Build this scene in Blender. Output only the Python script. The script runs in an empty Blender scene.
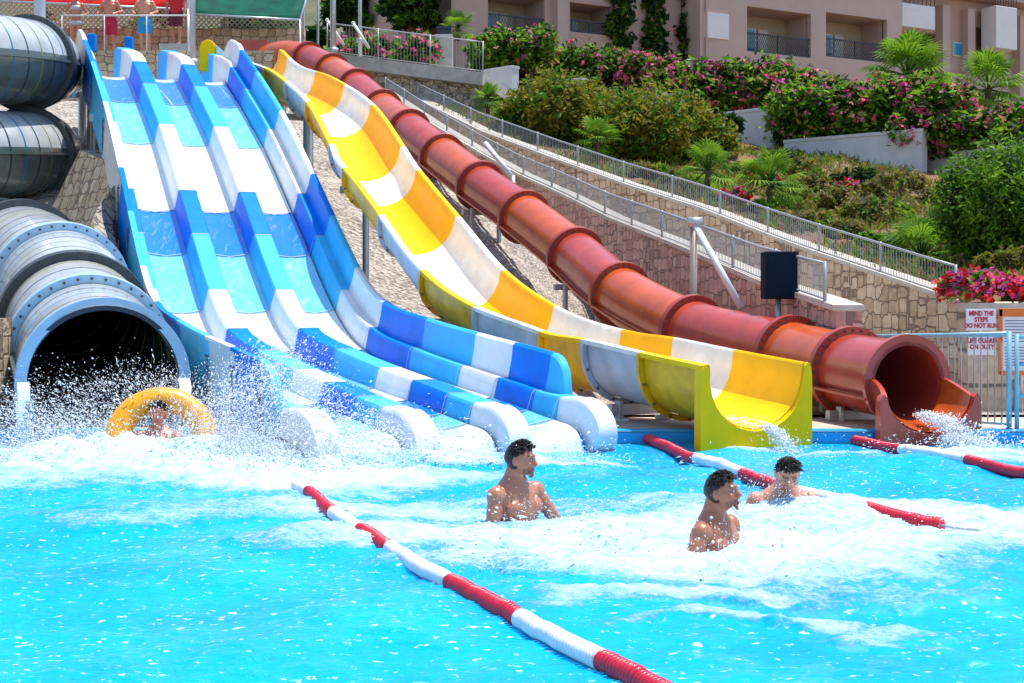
import bpy, bmesh, math, random
import numpy as np
from mathutils import Vector, Matrix, noise as mnoise
R = math.radians
SC = bpy.context.scene
COL = SC.collection
F = 1400.0; CX = 512.0; HY = 300.0; CAMZ = 1.45
rnd = random.Random(7)
nr = np.random.RandomState(11)

def W(px, py, Y):
    return Vector(((px - CX) * Y / F, Y, CAMZ + (HY - py) * Y / F))
def G(px, py, z=0.0):
    return W(px, py, F * (CAMZ - z) / (py - HY))

# ------------------------------------------------------------------ materials
MATS = {}
def mat(name, col, rough=0.5, metal=0.0, var=0.0, vscale=4.0, bump=0.0, bscale=30.0, coat=0.0,
        col2=None, stretch=None, spec=0.5):
    if name in MATS: return MATS[name]
    m = bpy.data.materials.new(name); m.use_nodes = True
    nt = m.node_tree; b = nt.nodes['Principled BSDF']
    b.inputs['Roughness'].default_value = rough
    b.inputs['Metallic'].default_value = metal
    b.inputs['Coat Weight'].default_value = coat
    b.inputs['Coat Roughness'].default_value = 0.08
    b.inputs['Specular IOR Level'].default_value = spec
    c = (*col, 1)
    b.inputs['Base Color'].default_value = c
    m.diffuse_color = c
    tc = nt.nodes.new('ShaderNodeTexCoord')
    src = tc.outputs['Object']
    if stretch:
        mp = nt.nodes.new('ShaderNodeMapping'); mp.inputs['Scale'].default_value = stretch
        nt.links.new(src, mp.inputs['Vector']); src = mp.outputs['Vector']
    if var > 0 or col2:
        n = nt.nodes.new('ShaderNodeTexNoise'); n.inputs['Scale'].default_value = vscale
        n.inputs['Detail'].default_value = 6; n.inputs['Roughness'].default_value = 0.65
        nt.links.new(src, n.inputs['Vector'])
        r = nt.nodes.new('ShaderNodeValToRGB')
        r.color_ramp.elements[0].position = 0.32; r.color_ramp.elements[1].position = 0.68
        if col2:
            r.color_ramp.elements[0].color = c; r.color_ramp.elements[1].color = (*col2, 1)
        else:
            r.color_ramp.elements[0].color = (*[x * (1 - var) for x in col], 1)
            r.color_ramp.elements[1].color = (*[min(1, x * (1 + var * .6)) for x in col], 1)
        nt.links.new(n.outputs['Fac'], r.inputs['Fac'])
        nt.links.new(r.outputs['Color'], b.inputs['Base Color'])
    if bump > 0:
        n2 = nt.nodes.new('ShaderNodeTexNoise'); n2.inputs['Scale'].default_value = bscale
        n2.inputs['Detail'].default_value = 5
        nt.links.new(src, n2.inputs['Vector'])
        bp = nt.nodes.new('ShaderNodeBump'); bp.inputs['Strength'].default_value = bump
        bp.inputs['Distance'].default_value = 0.05
        nt.links.new(n2.outputs['Fac'], bp.inputs['Height'])
        nt.links.new(bp.outputs['Normal'], b.inputs['Normal'])
    MATS[name] = m
    return m

def stone_mat(name, c1, c2, mortar, scale=(2.3, 2.3, 3.2), rnds=0.52, edge=0.05):
    m = bpy.data.materials.new(name); m.use_nodes = True
    nt = m.node_tree; b = nt.nodes['Principled BSDF']; b.inputs['Roughness'].default_value = 0.85
    tc = nt.nodes.new('ShaderNodeTexCoord')
    mp = nt.nodes.new('ShaderNodeMapping'); mp.inputs['Scale'].default_value = scale
    nt.links.new(tc.outputs['Object'], mp.inputs['Vector'])
    dn = nt.nodes.new('ShaderNodeTexNoise'); dn.inputs['Scale'].default_value = 2.2; dn.inputs['Detail'].default_value = 3
    nt.links.new(mp.outputs['Vector'], dn.inputs['Vector'])
    mx = nt.nodes.new('ShaderNodeMix'); mx.data_type = 'VECTOR'; mx.inputs['Factor'].default_value = 0.05
    nt.links.new(mp.outputs['Vector'], mx.inputs[4]); nt.links.new(dn.outputs['Color'], mx.inputs[5])
    vo = nt.nodes.new('ShaderNodeTexVoronoi'); vo.distance = 'CHEBYCHEV'; vo.inputs['Randomness'].default_value = rnds
    vo.inputs['Scale'].default_value = 1.0
    vf = nt.nodes.new('ShaderNodeTexVoronoi'); vf.distance = 'CHEBYCHEV'; vf.feature = 'F2'
    vf.inputs['Randomness'].default_value = rnds; vf.inputs['Scale'].default_value = 1.0
    for v in (vo, vf): nt.links.new(mx.outputs[1], v.inputs['Vector'])
    sub = nt.nodes.new('ShaderNodeMath'); sub.operation = 'SUBTRACT'
    nt.links.new(vf.outputs['Distance'], sub.inputs[0]); nt.links.new(vo.outputs['Distance'], sub.inputs[1])
    cr = nt.nodes.new('ShaderNodeValToRGB'); cr.color_ramp.elements[0].color = (*c1, 1); cr.color_ramp.elements[1].color = (*c2, 1)
    sep = nt.nodes.new('ShaderNodeSeparateColor'); nt.links.new(vo.outputs['Color'], sep.inputs['Color'])
    nt.links.new(sep.outputs['Red'], cr.inputs['Fac'])
    fn = nt.nodes.new('ShaderNodeTexNoise'); fn.inputs['Scale'].default_value = 9; fn.inputs['Detail'].default_value = 7
    nt.links.new(tc.outputs['Object'], fn.inputs['Vector'])
    fm = nt.nodes.new('ShaderNodeMix'); fm.data_type = 'RGBA'; fm.blend_type = 'OVERLAY'; fm.inputs['Factor'].default_value = 0.55
    nt.links.new(cr.outputs['Color'], fm.inputs[6]); nt.links.new(fn.outputs['Fac'], fm.inputs[7])
    er = nt.nodes.new('ShaderNodeValToRGB'); er.color_ramp.elements[0].position = edge*.5; er.color_ramp.elements[1].position = edge*.5 + .06
    nt.links.new(sub.outputs[0], er.inputs['Fac'])
    mm = nt.nodes.new('ShaderNodeMix'); mm.data_type = 'RGBA'
    nt.links.new(er.outputs['Color'], mm.inputs['Factor']); mm.inputs[6].default_value = (*mortar, 1)
    nt.links.new(fm.outputs[2], mm.inputs[7])
    nt.links.new(mm.outputs[2], b.inputs['Base Color'])
    ad = nt.nodes.new('ShaderNodeMath'); ad.operation = 'MULTIPLY_ADD'; ad.inputs[1].default_value = 0.4
    nt.links.new(fn.outputs['Fac'], ad.inputs[0]); nt.links.new(er.outputs['Color'], ad.inputs[2])
    bp = nt.nodes.new('ShaderNodeBump'); bp.inputs['Strength'].default_value = 0.8; bp.inputs['Distance'].default_value = 0.04
    nt.links.new(ad.outputs[0], bp.inputs['Height']); nt.links.new(bp.outputs['Normal'], b.inputs['Normal'])
    m.diffuse_color = (*c1, 1)
    MATS[name] = m
    return m

def leaf_mat(name, c, trans=0.42, rough=0.6):
    m = bpy.data.materials.new(name); m.use_nodes = True
    nt = m.node_tree; b = nt.nodes['Principled BSDF']
    tc = nt.nodes.new('ShaderNodeTexCoord')
    n = nt.nodes.new('ShaderNodeTexNoise'); n.inputs['Scale'].default_value = 2.5; n.inputs['Detail'].default_value = 5
    nt.links.new(tc.outputs['Object'], n.inputs['Vector'])
    r = nt.nodes.new('ShaderNodeValToRGB'); r.color_ramp.elements[0].position = .35; r.color_ramp.elements[1].position = .68
    r.color_ramp.elements[0].color = (c[0] * .6, c[1] * .65, c[2] * .7, 1)
    r.color_ramp.elements[1].color = (c[0] * 1.3, c[1] * 1.2, c[2], 1)
    nt.links.new(n.outputs['Fac'], r.inputs['Fac'])
    nt.links.new(r.outputs['Color'], b.inputs['Base Color']); b.inputs['Roughness'].default_value = rough; b.inputs['Specular IOR Level'].default_value = .22
    t = nt.nodes.new('ShaderNodeBsdfTranslucent'); nt.links.new(r.outputs['Color'], t.inputs['Color'])
    mx = nt.nodes.new('ShaderNodeMixShader'); mx.inputs['Fac'].default_value = trans
    out = nt.nodes['Material Output']
    nt.links.new(b.outputs['BSDF'], mx.inputs[1]); nt.links.new(t.outputs['BSDF'], mx.inputs[2])
    nt.links.new(mx.outputs['Shader'], out.inputs['Surface'])
    m.diffuse_color = (*c, 1)
    MATS[name] = m
    return m

# ------------------------------------------------------------------ object helpers
def tag(o, label=None, cat=None, group=None, kind=None):
    if label: o['label'] = label
    if cat: o['category'] = cat
    if group: o['group'] = group
    if kind: o['kind'] = kind
    return o
def empty(name, loc, label, cat, group=None, rz=0.0):
    o = bpy.data.objects.new(name, None); COL.objects.link(o)
    o.location = loc; o.rotation_euler = (0, 0, rz); o.empty_display_size = 0.2
    return tag(o, label, cat, group)
def copy_tree(o, parent=None):
    c = o.copy(); COL.objects.link(c)
    if parent: c.parent = parent
    for ch in list(o.children): copy_tree(ch, c)
    return c

class MB:
    def __init__(s): s.v = []; s.f = []; s.m = []; s.sm = []
    def add(s, vs, fs, m=0, smooth=False):
        o = len(s.v); s.v.extend([tuple(x) for x in vs])
        for i, f in enumerate(fs):
            s.f.append(tuple(j + o for j in f)); s.m.append(m[i] if isinstance(m, list) else m); s.sm.append(smooth)
    def box(s, c, size, rz=0.0, m=0):
        x, y, z = [k / 2 for k in size]; ca, sa = math.cos(rz), math.sin(rz); vs = []
        for dx, dy, dz in [(-x,-y,-z),(x,-y,-z),(x,y,-z),(-x,y,-z),(-x,-y,z),(x,-y,z),(x,y,z),(-x,y,z)]:
            vs.append((c[0] + dx*ca - dy*sa, c[1] + dx*sa + dy*ca, c[2] + dz))
        s.add(vs, [(0,3,2,1),(4,5,6,7),(0,1,5,4),(1,2,6,5),(2,3,7,6),(3,0,4,7)], m)
    def tube(s, pts, r, n=8, m=0, cap=True, smooth=True, sx=None):
        pts = [Vector(p) for p in pts]
        rs = r if isinstance(r, (list, tuple)) else [r] * len(pts)
        rings = []; prev = None
        for i, p in enumerate(pts):
            a = pts[max(0, i - 1)]; b = pts[min(len(pts) - 1, i + 1)]
            t = (b - a)
            t = t.normalized() if t.length > 1e-9 else Vector((0, 0, 1))
            if prev is None:
                ref = Vector((0, 0, 1)) if abs(t.z) < 0.9 else Vector((0, 1, 0))
                u = t.cross(ref).normalized()
            else:
                u = (prev - t * prev.dot(t)).normalized()
            prev = u; w = t.cross(u)
            rings.append([p + (u * math.cos(2*math.pi*k/n) + w * math.sin(2*math.pi*k/n)) * rs[i] for k in range(n)])
        vs = [v for rg in rings for v in rg]; fs = []
        for i in range(len(pts) - 1):
            for k in range(n):
                fs.append((i*n+k, i*n+(k+1) % n, (i+1)*n+(k+1) % n, (i+1)*n+k))
        s.add(vs, fs, m, smooth)
        if cap:
            o = len(s.v) - len(vs)
            s.f.append(tuple(o + k for k in range(n))[::-1]); s.m.append(m); s.sm.append(False)
            o2 = o + (len(pts) - 1) * n
            s.f.append(tuple(o2 + k for k in range(n))); s.m.append(m); s.sm.append(False)
    def bar(s, a, b, w, h, m=0):
        a = Vector(a); b = Vector(b); t = (b - a).normalized()
        u = t.cross(Vector((0,0,1)))
        if u.length < 1e-4: u = Vector((1,0,0))
        u = u.normalized(); n = u.cross(t)
        vs = []
        for p in (a, b):
            for du, dn in ((-1,-1),(1,-1),(1,1),(-1,1)): vs.append(p + u*du*w/2 + n*dn*h/2)
        s.add(vs, [(0,1,2,3),(7,6,5,4),(0,4,5,1),(1,5,6,2),(2,6,7,3),(3,7,4,0)], m)
    def ellipsoid(s, c, r, nu=16, nv=10, m=0, rot=None):
        vs = []; fs = []
        for j in range(nv + 1):
            ph = math.pi * j / nv
            for i in range(nu):
                th = 2 * math.pi * i / nu
                p = Vector((r[0]*math.sin(ph)*math.cos(th), r[1]*math.sin(ph)*math.sin(th), r[2]*math.cos(ph)))
                if rot: p = rot @ p
                vs.append(Vector(c) + p)
        for j in range(nv):
            for i in range(nu):
                fs.append((j*nu+i, (j+1)*nu+i, (j+1)*nu+(i+1) % nu, j*nu+(i+1) % nu))
        s.add(vs, fs, m, True)
    def mesh(s, name, mats, merge=False):
        me = bpy.data.meshes.new(name); me.from_pydata(s.v, [], s.f)
        for mm in (mats if isinstance(mats, (list, tuple)) else [mats]): me.materials.append(mm)
        me.polygons.foreach_set('material_index', s.m); me.polygons.foreach_set('use_smooth', s.sm)
        if merge:
            bm = bmesh.new(); bm.from_mesh(me); bmesh.ops.remove_doubles(bm, verts=bm.verts, dist=1e-5)
            bmesh.ops.recalc_face_normals(bm, faces=bm.faces); bm.to_mesh(me); bm.free()
        me.update(); return me
    def build(s, name, mats, parent=None, merge=False, loc=None, bevel=0.0):
        o = bpy.data.objects.new(name, s.mesh(name, mats, merge)); COL.objects.link(o)
        if parent:
            o.parent = parent
            o.matrix_parent_inverse = Matrix.Identity(4)
        if loc is not None: o.location = loc
        if bevel > 0:
            bv = o.modifiers.new('Bevel', 'BEVEL'); bv.width = bevel; bv.segments = 2; bv.limit_method = 'ANGLE'
        return o
    def to_local(s, origin, rz=0.0):
        ca, sa = math.cos(-rz), math.sin(-rz); out = []
        for x, y, z in s.v:
            x -= origin[0]; y -= origin[1]; z -= origin[2]
            out.append((x*ca - y*sa, x*sa + y*ca, z))
        s.v = out; return s

def catmull(pts, n=12):
    P = [Vector(p) for p in pts]; P = [P[0]*2 - P[1]] + P + [P[-1]*2 - P[-2]]; out = []
    for i in range(1, len(P) - 2):
        for k in range(n):
            t = k / n; a, b, c, d = P[i-1], P[i], P[i+1], P[i+2]
            out.append(0.5*((2*b) + (c-a)*t + (2*a-5*b+4*c-d)*t*t + (3*b-a-3*c+d)*t**3))
    out.append(P[-2]); return out

class Path:
    def __init__(s, pts):
        s.p = pts; s.s = [0.0]
        for a, b in zip(pts, pts[1:]): s.s.append(s.s[-1] + (b - a).length)
        s.len = s.s[-1]
    def at(s, d):
        d = max(0, min(s.len, d))
        import bisect
        i = max(0, min(len(s.p) - 2, bisect.bisect_right(s.s, d) - 1))
        L = s.s[i+1] - s.s[i]; t = (d - s.s[i]) / L if L > 0 else 0
        return s.p[i].lerp(s.p[i+1], t)
    def frame(s, d):
        e = 0.12
        a = s.at(d - e) if d > e else s.at(0); b = s.at(d + e)
        t = (b - a).normalized(); c = Vector((-t.y, t.x, 0)).normalized(); n = t.cross(c)
        return s.at(d), t, c, n

def stations(s0, s1, step):
    n = max(1, int(math.ceil((s1 - s0) / step)))
    return [s0 + (s1 - s0) * i / n for i in range(n + 1)]

def sweep(mb, path, prof, ss, m=0, closed=True, caps=True, smooth=True, vertical=False):
    """prof(s) -> list of (a, b); swept along path at stations ss; m may be fn(smid, k)"""
    rows = []
    for s in ss:
        p, t, c, n = path.frame(s)
        if vertical: n = Vector((0, 0, 1))
        rows.append([p + c*a + n*b for a, b in prof(s)])
    K = len(rows[0]); vs = [v for r in rows for v in r]; fs = []; ms = []
    for i in range(len(ss) - 1):
        for k in range(K if closed else K - 1):
            k2 = (k + 1) % K
            fs.append((i*K+k, (i+1)*K+k, (i+1)*K+k2, i*K+k2))
            ms.append(m((ss[i] + ss[i+1]) / 2, k) if callable(m) else m)
    mb.add(vs, fs, ms, smooth)
    if caps and closed:
        o = len(mb.v) - len(vs); mi = ms[0]; mj = ms[-1]
        mb.f.append(tuple(o + k for k in range(K))); mb.m.append(mi); mb.sm.append(False)
        o2 = o + (len(ss) - 1) * K
        mb.f.append(tuple(o2 + k for k in range(K))[::-1]); mb.m.append(mj); mb.sm.append(False)

def smooth_by_angle(o, ang=35):
    me = o.data
    bm = bmesh.new(); bm.from_mesh(me)
    lim = R(ang)
    for e in bm.edges:
        e.smooth = not (len(e.link_faces) == 2 and e.calc_face_angle(0) > lim)
    for f in bm.faces: f.smooth = True
    bm.to_mesh(me); bm.free()
    return o

# value noise for big arrays
_tab = nr.rand(256, 256)
def vnoise(x, y):
    xi = np.floor(x).astype(int); yi = np.floor(y).astype(int); fx = x - xi; fy = y - yi
    fx = fx*fx*(3-2*fx); fy = fy*fy*(3-2*fy)
    g = lambda a, b: _tab[a & 255, b & 255]
    return (g(xi,yi)*(1-fx)+g(xi+1,yi)*fx)*(1-fy)+(g(xi,yi+1)*(1-fx)+g(xi+1,yi+1)*fx)*fy
def fbm(x, y, o=4, lac=2.07, gain=.5):
    s = 0; a = 1; t = 0
    for i in range(o):
        s = s + a*vnoise(x + 17.3*i, y + 5.1*i); t += a; x = x*lac; y = y*lac; a *= gain
    return s/t

# ------------------------------------------------------------------ colours
white_gel = mat('white_gelcoat', (.74,.76,.78), .30, var=.15, vscale=2.5, coat=.15, bump=.05, bscale=6)
deep_blue = mat('deep_blue_gelcoat', (.0,.21,.74), .42, var=.16, vscale=2.5, coat=.0, spec=.10, bump=.05, bscale=6)
cyan_gel = mat('cyan_gelcoat', (.06,.48,.80), .4, var=.14, vscale=2.5, coat=.0, spec=.14, bump=.05, bscale=6)
teal_gel = mat('teal_gelcoat', (.01,.36,.52), .25, var=.2, vscale=2.5, coat=.5)
yellow_gel = mat('yellow_gelcoat', (.92,.50,.0), .40, var=.10, vscale=3, coat=.0, spec=.15, bump=.04, bscale=5)
yellow_end = mat('lemon_gelcoat', (.93,.55,.0), .38, var=.10, vscale=3, coat=.03, spec=.15, bump=.04, bscale=5)
cream_gel = mat('cream_gelcoat', (.78,.77,.72), .3, var=.15, vscale=3, coat=.15, bump=.04, bscale=5)
under_gel = mat('chute_underside', (.50,.54,.60), .45, var=.25, vscale=3)
under_yellow = mat('yellow_underside', (.92,.45,.0), .4, var=.3, vscale=4)
red_gel = mat('red_fibreglass', (.46,.055,.03), .26, var=.22, vscale=3, coat=.3, stretch=(1,1,1))
orange_gel = mat('orange_fibreglass', (.56,.095,.02), .26, var=.22, vscale=3, coat=.3)
dark_red = mat('dark_red_fibreglass', (.36,.045,.028), .4, var=.2, vscale=4, coat=.2)
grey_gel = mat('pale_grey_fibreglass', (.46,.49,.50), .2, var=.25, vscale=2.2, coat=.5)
grey_low = mat('smoke_grey_shaded_fibreglass', (.10,.125,.115), .22, var=.3, vscale=2.2, coat=.5)  # grey-green lower half of the tube, its shade also put into the colour
pale_blue = mat('pale_blue_fibreglass', (.36,.56,.74), .35, var=.12, vscale=3, coat=.2)
dark_flange = mat('dark_flange', (.045,.06,.065), .45, var=.3, vscale=8)
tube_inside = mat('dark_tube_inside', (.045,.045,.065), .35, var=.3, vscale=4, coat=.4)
line_black = mat('seam_black', (.02,.03,.05), .4)
line_green = mat('seam_olive', (.20,.22,.04), .4)
line_blue = mat('seam_blue', (.02,.14,.30), .4)
ring_yellow = mat('inside_ring_daylight_yellow', (.9,.75,.12), .4)  # daylight through the translucent joints, put into a bright colour
steel = mat('galvanised_steel', (.50,.52,.54), .38, metal=.6, var=.15, vscale=10)
white_steel = mat('white_painted_steel', (.62,.65,.66), .4, var=.10, vscale=10)
bolt_m = mat('bolt_dark', (.08,.09,.10), .4, metal=.7)
concrete = mat('concrete', (.40,.39,.37), .85, var=.25, vscale=3, bump=.3, bscale=20)
pale_conc = mat('pale_coping_stone', (.54,.50,.43), .8, var=.2, vscale=4, bump=.3, bscale=25)
stone_red = stone_mat('rose_stone_blocks', (.42,.235,.185), (.60,.40,.32), (.24,.16,.13), (4.6,4.6,5.2))
stone_tan = stone_mat('tan_stone_blocks', (.45,.32,.20), (.64,.50,.35), (.24,.17,.12), (3.9,3.9,4.6))
stone_grey = stone_mat('grey_cobble', (.30,.26,.21), (.46,.40,.32), (.12,.10,.085), (4.2,4.2,5.0), .9)
# ================================================================== TERRAIN
def lerp_tab(x, tab):
    if x <= tab[0][0]: return tab[0][1]
    for (a, b), (c, d) in zip(tab, tab[1:]):
        if x <= c: return b + (d-b)*(x-a)/(c-a)
    return tab[-1][1]
GT = [(14.0,.12),(16.5,.10),(18.5,.15),(20,.6),(22,1.45),(25,2.75),(28,4.05),(32,5.4),(36,6.5),(41,7.2),(60,8.0)]
def ground_z(x, y):
    g = lerp_tab(y, GT)
    k = .21*max(0, x + 5.2)*min(1, max(0, (y-17)/6))
    xw = lerp_tab(y, [(16,3.9),(19.4,3.44),(23.2,2.87),(28,1.96),(31.6,1.08),(34.2,.18),(37,-.85),(40.5,-2.37),(44.5,-4.04),(50,-7)])
    if y > 19: k += .8*max(0, x - xw + 2.2)
    low = .12 - .33*min(1, max(0, (y-15.5)/6))
    return max(low, g - k)
# waterline edge of the pool
def pool_edge_y(x): return 14.15
# ================================================================== THREE-LANE SLIDE
def D1pt(px, py, Y, dz=0): v = W(px, py, Y); v.z += dz; return v
RH = 0.40; PITCH = 0.97
top_pts = [W(141,66,28.0), W(165,123,25.1), W(186,188,22.9), W(216,287,20.3), W(238,329,18.75), W(272,352,16.8),
           W(308,370,15.25), W(336,382,14.35), W(368,396,13.5), W(396,407,12.95), W(408,411,12.75)]
RHS = [.36,.36,.36,.34,.31,.26,.225,.21,.20,.20,.20]
fl = [p - Vector((0,0,h)) for p, h in zip(top_pts, RHS)]
u_up = Vector((-.39, 1, 0))
pre = [fl[0] + u_up*4.6 + Vector((0,0,.42)), fl[0] + u_up*2.6 + Vector((0,0,.40)), fl[0] + u_up*.9 + Vector((0,0,.30))]
last = fl[-1]; dv = (fl[-1] - fl[-2]); dv.z = 0; dv.normalize()
post = [last + dv*.11 + Vector((0,0,-.03)), last + dv*.22 + Vector((0,0,-.10)), last + dv*.32 + Vector((0,0,-.27))]
rp = Path(catmull(pre + fl + post, 14))
rh_tab = [(rp.s[14*3 + 14*i], h) for i, h in enumerate(RHS)]
def rh0(s):
    if s <= rh_tab[0][0]: return RHS[0]
    for (a, b), (c, d) in zip(rh_tab, rh_tab[1:]):
        if s <= c: return b + (d-b)*(s-a)/(c-a)
    return RHS[-1]
def s_at_py(py):
    best = None
    for i in range(0, 4000):
        s = 4.0 + (rp.len - 4.0) * i / 4000
        p = rp.at(s); p = Vector((p.x, p.y, p.z + rh0(s)))
        if HY - (p.z - CAMZ) * F / p.y >= py: return s
    return rp.len
bounds = [0.0, 3.4] + [s_at_py(y) for y in (83,123,188,231,287,328,350,369,382,396,406)] + [rp.len + .01]
# section colours: 0 white 1 deep 2 cyan
seccol = [2, 0, 1, 2, 0, 1, 2, 0, 1, 2, 0, 1, 2, 0]
bounds = [0.0, 2.6, 4.6] + bounds[2:]
def sec(s):
    for i in range(len(bounds) - 1):
        if s < bounds[i+1]: return seccol[i]
    return 0
S_END = rp.len
def rs(s0, s1, step=.22):
    cuts = [b for b in bounds if s0 + .02 < b < s1 - .02]
    edges = [s0] + cuts + [s1]; out = []
    for a, b in zip(edges, edges[1:]):
        st = stations(a, b, step if b < S_END - .8 else .05); out += st if not out else st[1:]
    return out
def wet_sheen_mat(name, c, lo=.42, hi=.72):  # pale tint and white streaks: running water plus its highlights painted into the colour
    m = bpy.data.materials.new(name); m.use_nodes = True; nt = m.node_tree; b = nt.nodes['Principled BSDF']
    tc = nt.nodes.new('ShaderNodeTexCoord'); mp = nt.nodes.new('ShaderNodeMapping'); mp.inputs['Rotation'].default_value = (0,0,R(-21)); mp.inputs['Scale'].default_value = (3.2,.8,.8)
    nt.links.new(tc.outputs['Object'], mp.inputs['Vector'])
    n = nt.nodes.new('ShaderNodeTexNoise'); n.inputs['Scale'].default_value = 3.0; n.inputs['Detail'].default_value = 9; n.inputs['Roughness'].default_value = .7; n.inputs['Distortion'].default_value = 1.2
    nt.links.new(mp.outputs['Vector'], n.inputs['Vector'])
    r = nt.nodes.new('ShaderNodeValToRGB'); e = r.color_ramp.elements; e[0].position = lo; e[1].position = hi
    e[0].color = (*c, 1); e[1].color = (.78,.86,.90,1); k = e.new((lo+hi)/2); k.color = (*[x*.8 + .15 for x in c], 1)
    nt.links.new(n.outputs['Fac'], r.inputs['Fac']); nt.links.new(r.outputs['Color'], b.inputs['Base Color'])
    b.inputs['Roughness'].default_value = .12; b.inputs['Coat Weight'].default_value = .6; b.inputs['Coat Roughness'].default_value = .05
    bp = nt.nodes.new('ShaderNodeBump'); bp.inputs['Strength'].default_value = .35; bp.inputs['Distance'].default_value = .03; nt.links.new(n.outputs['Fac'], bp.inputs['Height']); nt.links.new(bp.outputs['Normal'], b.inputs['Normal'])
    m.diffuse_color = (*c, 1); return m
lane_mats = [wet_sheen_mat('wet_sheen_white_lane', (.62,.71,.77)), wet_sheen_mat('wet_sheen_blue_lane', (.0,.20,.70), .54, .82), wet_sheen_mat('wet_sheen_cyan_lane', (.14,.56,.80), .48, .76), under_gel]
racer_mats = [white_gel, deep_blue, cyan_gel, under_gel, bolt_m]
racer = empty('racing_slide', (rp.at(S_END).x, rp.at(S_END).y, 0), 'wide three-lane racing slide in white, cyan and deep blue checks', 'water slide')
RO = racer.location.copy()
def rbuild(mb, name, mats=racer_mats, ang=40):
    mb.to_local(RO); o = mb.build(name, mats, racer); smooth_by_angle(o, ang); return o
def hfac(s):   # ridge height
    h = rh0(s); RH = h
    s0 = 4.6
    if s < s0: h = RH + .55 * min(1, (s0 - s) / 3.2) ** 1.1
    e = S_END - s
    if e < .5: h = RH * math.sqrt(max(0.0, 1 - ((.5 - e) / .5) ** 2.4)) + .01
    return h
def ridge_prof(a0, left=True, right=True):
    def f(s):
        h = hfac(s); fl_ = 1.0 - .20 * max(0, 1 - (S_END - s) / 2.5)
        wb = .195 * fl_; wt = .135 * (1 + .2 * (fl_ - 1)); e = min(.03, h*.3)
        wl = wb if left else .02; wr = wb if right else .02; tl = wt if left else .02; tr = wt if right else .02
        return [(a0 - wl, -.03), (a0 - wl*.95, .02), (a0 - tl - .012, h - e), (a0 - tl + .012, h), (a0 + tr - .012, h), (a0 + tr + .012, h - e), (a0 + wr*.95, .02), (a0 + wr, -.03)]
    return f
for i in (0, 1):
    mb = MB(); sweep(mb, rp, ridge_prof(i * PITCH), rs(1.0, S_END), lambda s, k: sec(s))
    rbuild(mb, 'divider')
wet = {}
for i in (-1, 0, 1):
    a0 = i*PITCH + .19; a1 = (i+1)*PITCH - .19
    def lp(s, a0=a0, a1=a1):
        n = 7; top = [(a0 + (a1-a0)*k/n, -.05*math.sin(math.pi*k/n)**.6) for k in range(n+1)]
        return top + [(a1, -.10), (a0, -.10)]
    mb = MB(); sweep(mb, rp, lp, rs(.2, S_END), lambda s, k: sec(s) if k < 7 else 3)
    rbuild(mb, 'lane', lane_mats)
def edge_prof(a0, sd):
    """the outer ridges are half ridges, the tall wall stands right on them; past the wall they widen to full ridges"""
    f = ridge_prof(a0)
    def g(s):
        k = min(1, max(.30, 1 - (WE + .1 - s)/.5)) ; out = []
        for a, b in f(s):
            d = (a - a0)*sd
            out.append((a0 + sd*(d*k if d > 0 else d*.85), b*(1.0 if s < S_END - 1.2 else 1.0 + .25*min(1, (s - S_END + 1.2)/1.0)) if b > .05 else b))
        return out
    return g
WE = 0     # the tall side walls stop here
WE = s_at_py(403)
def wallh(s):
    h = .40
    if s < 4.6: h = .40 + .18*min(1, (4.6-s)/1.0)
    if s < 3.4: h = max(.1, .6 - .55*(3.4-s)/1.6)
    e = WE - s
    if e < .4: h *= math.sqrt(max(0, 1 - ((.4-e)/.4)**2.2)) * .97 + .03
    return h
for sd, a0 in ((-1, -PITCH), (1, 2*PITCH)):
    mb = MB(); sweep(mb, rp, ridge_prof(a0, sd > 0, sd < 0) if False else edge_prof(a0, sd), rs(1.0, S_END), lambda s, k: sec(s)); rbuild(mb, 'edge_ridge')
    def wp(s, a0=a0, sd=sd):
        h = wallh(s); b = rh0(s)*.93
        w = [(a0 + sd*.0, b), (a0 + sd*.035, b + h*.5), (a0 + sd*.05, b + h*.93), (a0 + sd*.08, b + h), (a0 + sd*.14, b + h*.98),
             (a0 + sd*.14, b + h*.90), (a0 + sd*.10, b + h*.86), (a0 + sd*.08, b + h*.4), (a0 + sd*.10, 0), (a0 + sd*.12, -.30), (a0 + sd*.08, -.30), (a0+sd*.05, 0)]
        return w
    mb = MB(); sweep(mb, rp, wp, rs(1.6, WE, .1), lambda s, k: sec(s)); o = rbuild(mb, 'side_wall')
    # bolted joint flanges on the outside
    mb = MB()
    for b in bounds[3:-2]:
        if b > WE - .3: continue
        mb = MB()
        for s_ in (b,):
            p, t, c, n = rp.frame(s_)
            for j in range(5):
                q = p + c*(a0 + sd*.118) + n*(-.25 + j*.16)
                for dt in (-.05, .05): mb.ellipsoid(q + t*dt, (.014,.014,.014), 6, 4)
            mb.box(p + c*(a0 + sd*.112) + n*.06, (.02,.02,.6)); rbuild(mb, 'bolted_joint', [bolt_m])
# thin joint strips where the moulded sections meet
for bi, b in enumerate(bounds[3:-1]):
    def jp(s):
        pts = []; h = hfac(s)
        for i in (-1, 0, 1, 2):
            a0 = i*PITCH
            if i > -1: pts += [(a0 - .20, .006), (a0 - .155, h - .03), (a0 - .128, h + .006)]
            else: pts += [(a0 - .05, h + .006)]
            if i < 2: pts += [(a0 + .128, h + .006), (a0 + .155, h - .03), (a0 + .20, .006), (a0 + PITCH/2, -.042)]
            else: pts += [(a0 + .05, h + .006)]
        return pts + [(x, z - .012) for x, z in pts[::-1]]
    mb = MB(); sweep(mb, rp, jp, [b - .007, b + .007], 0, smooth=False); rbuild(mb, 'joint_strip', [mat('joint_grey', (.36,.46,.55), .5)])
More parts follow.
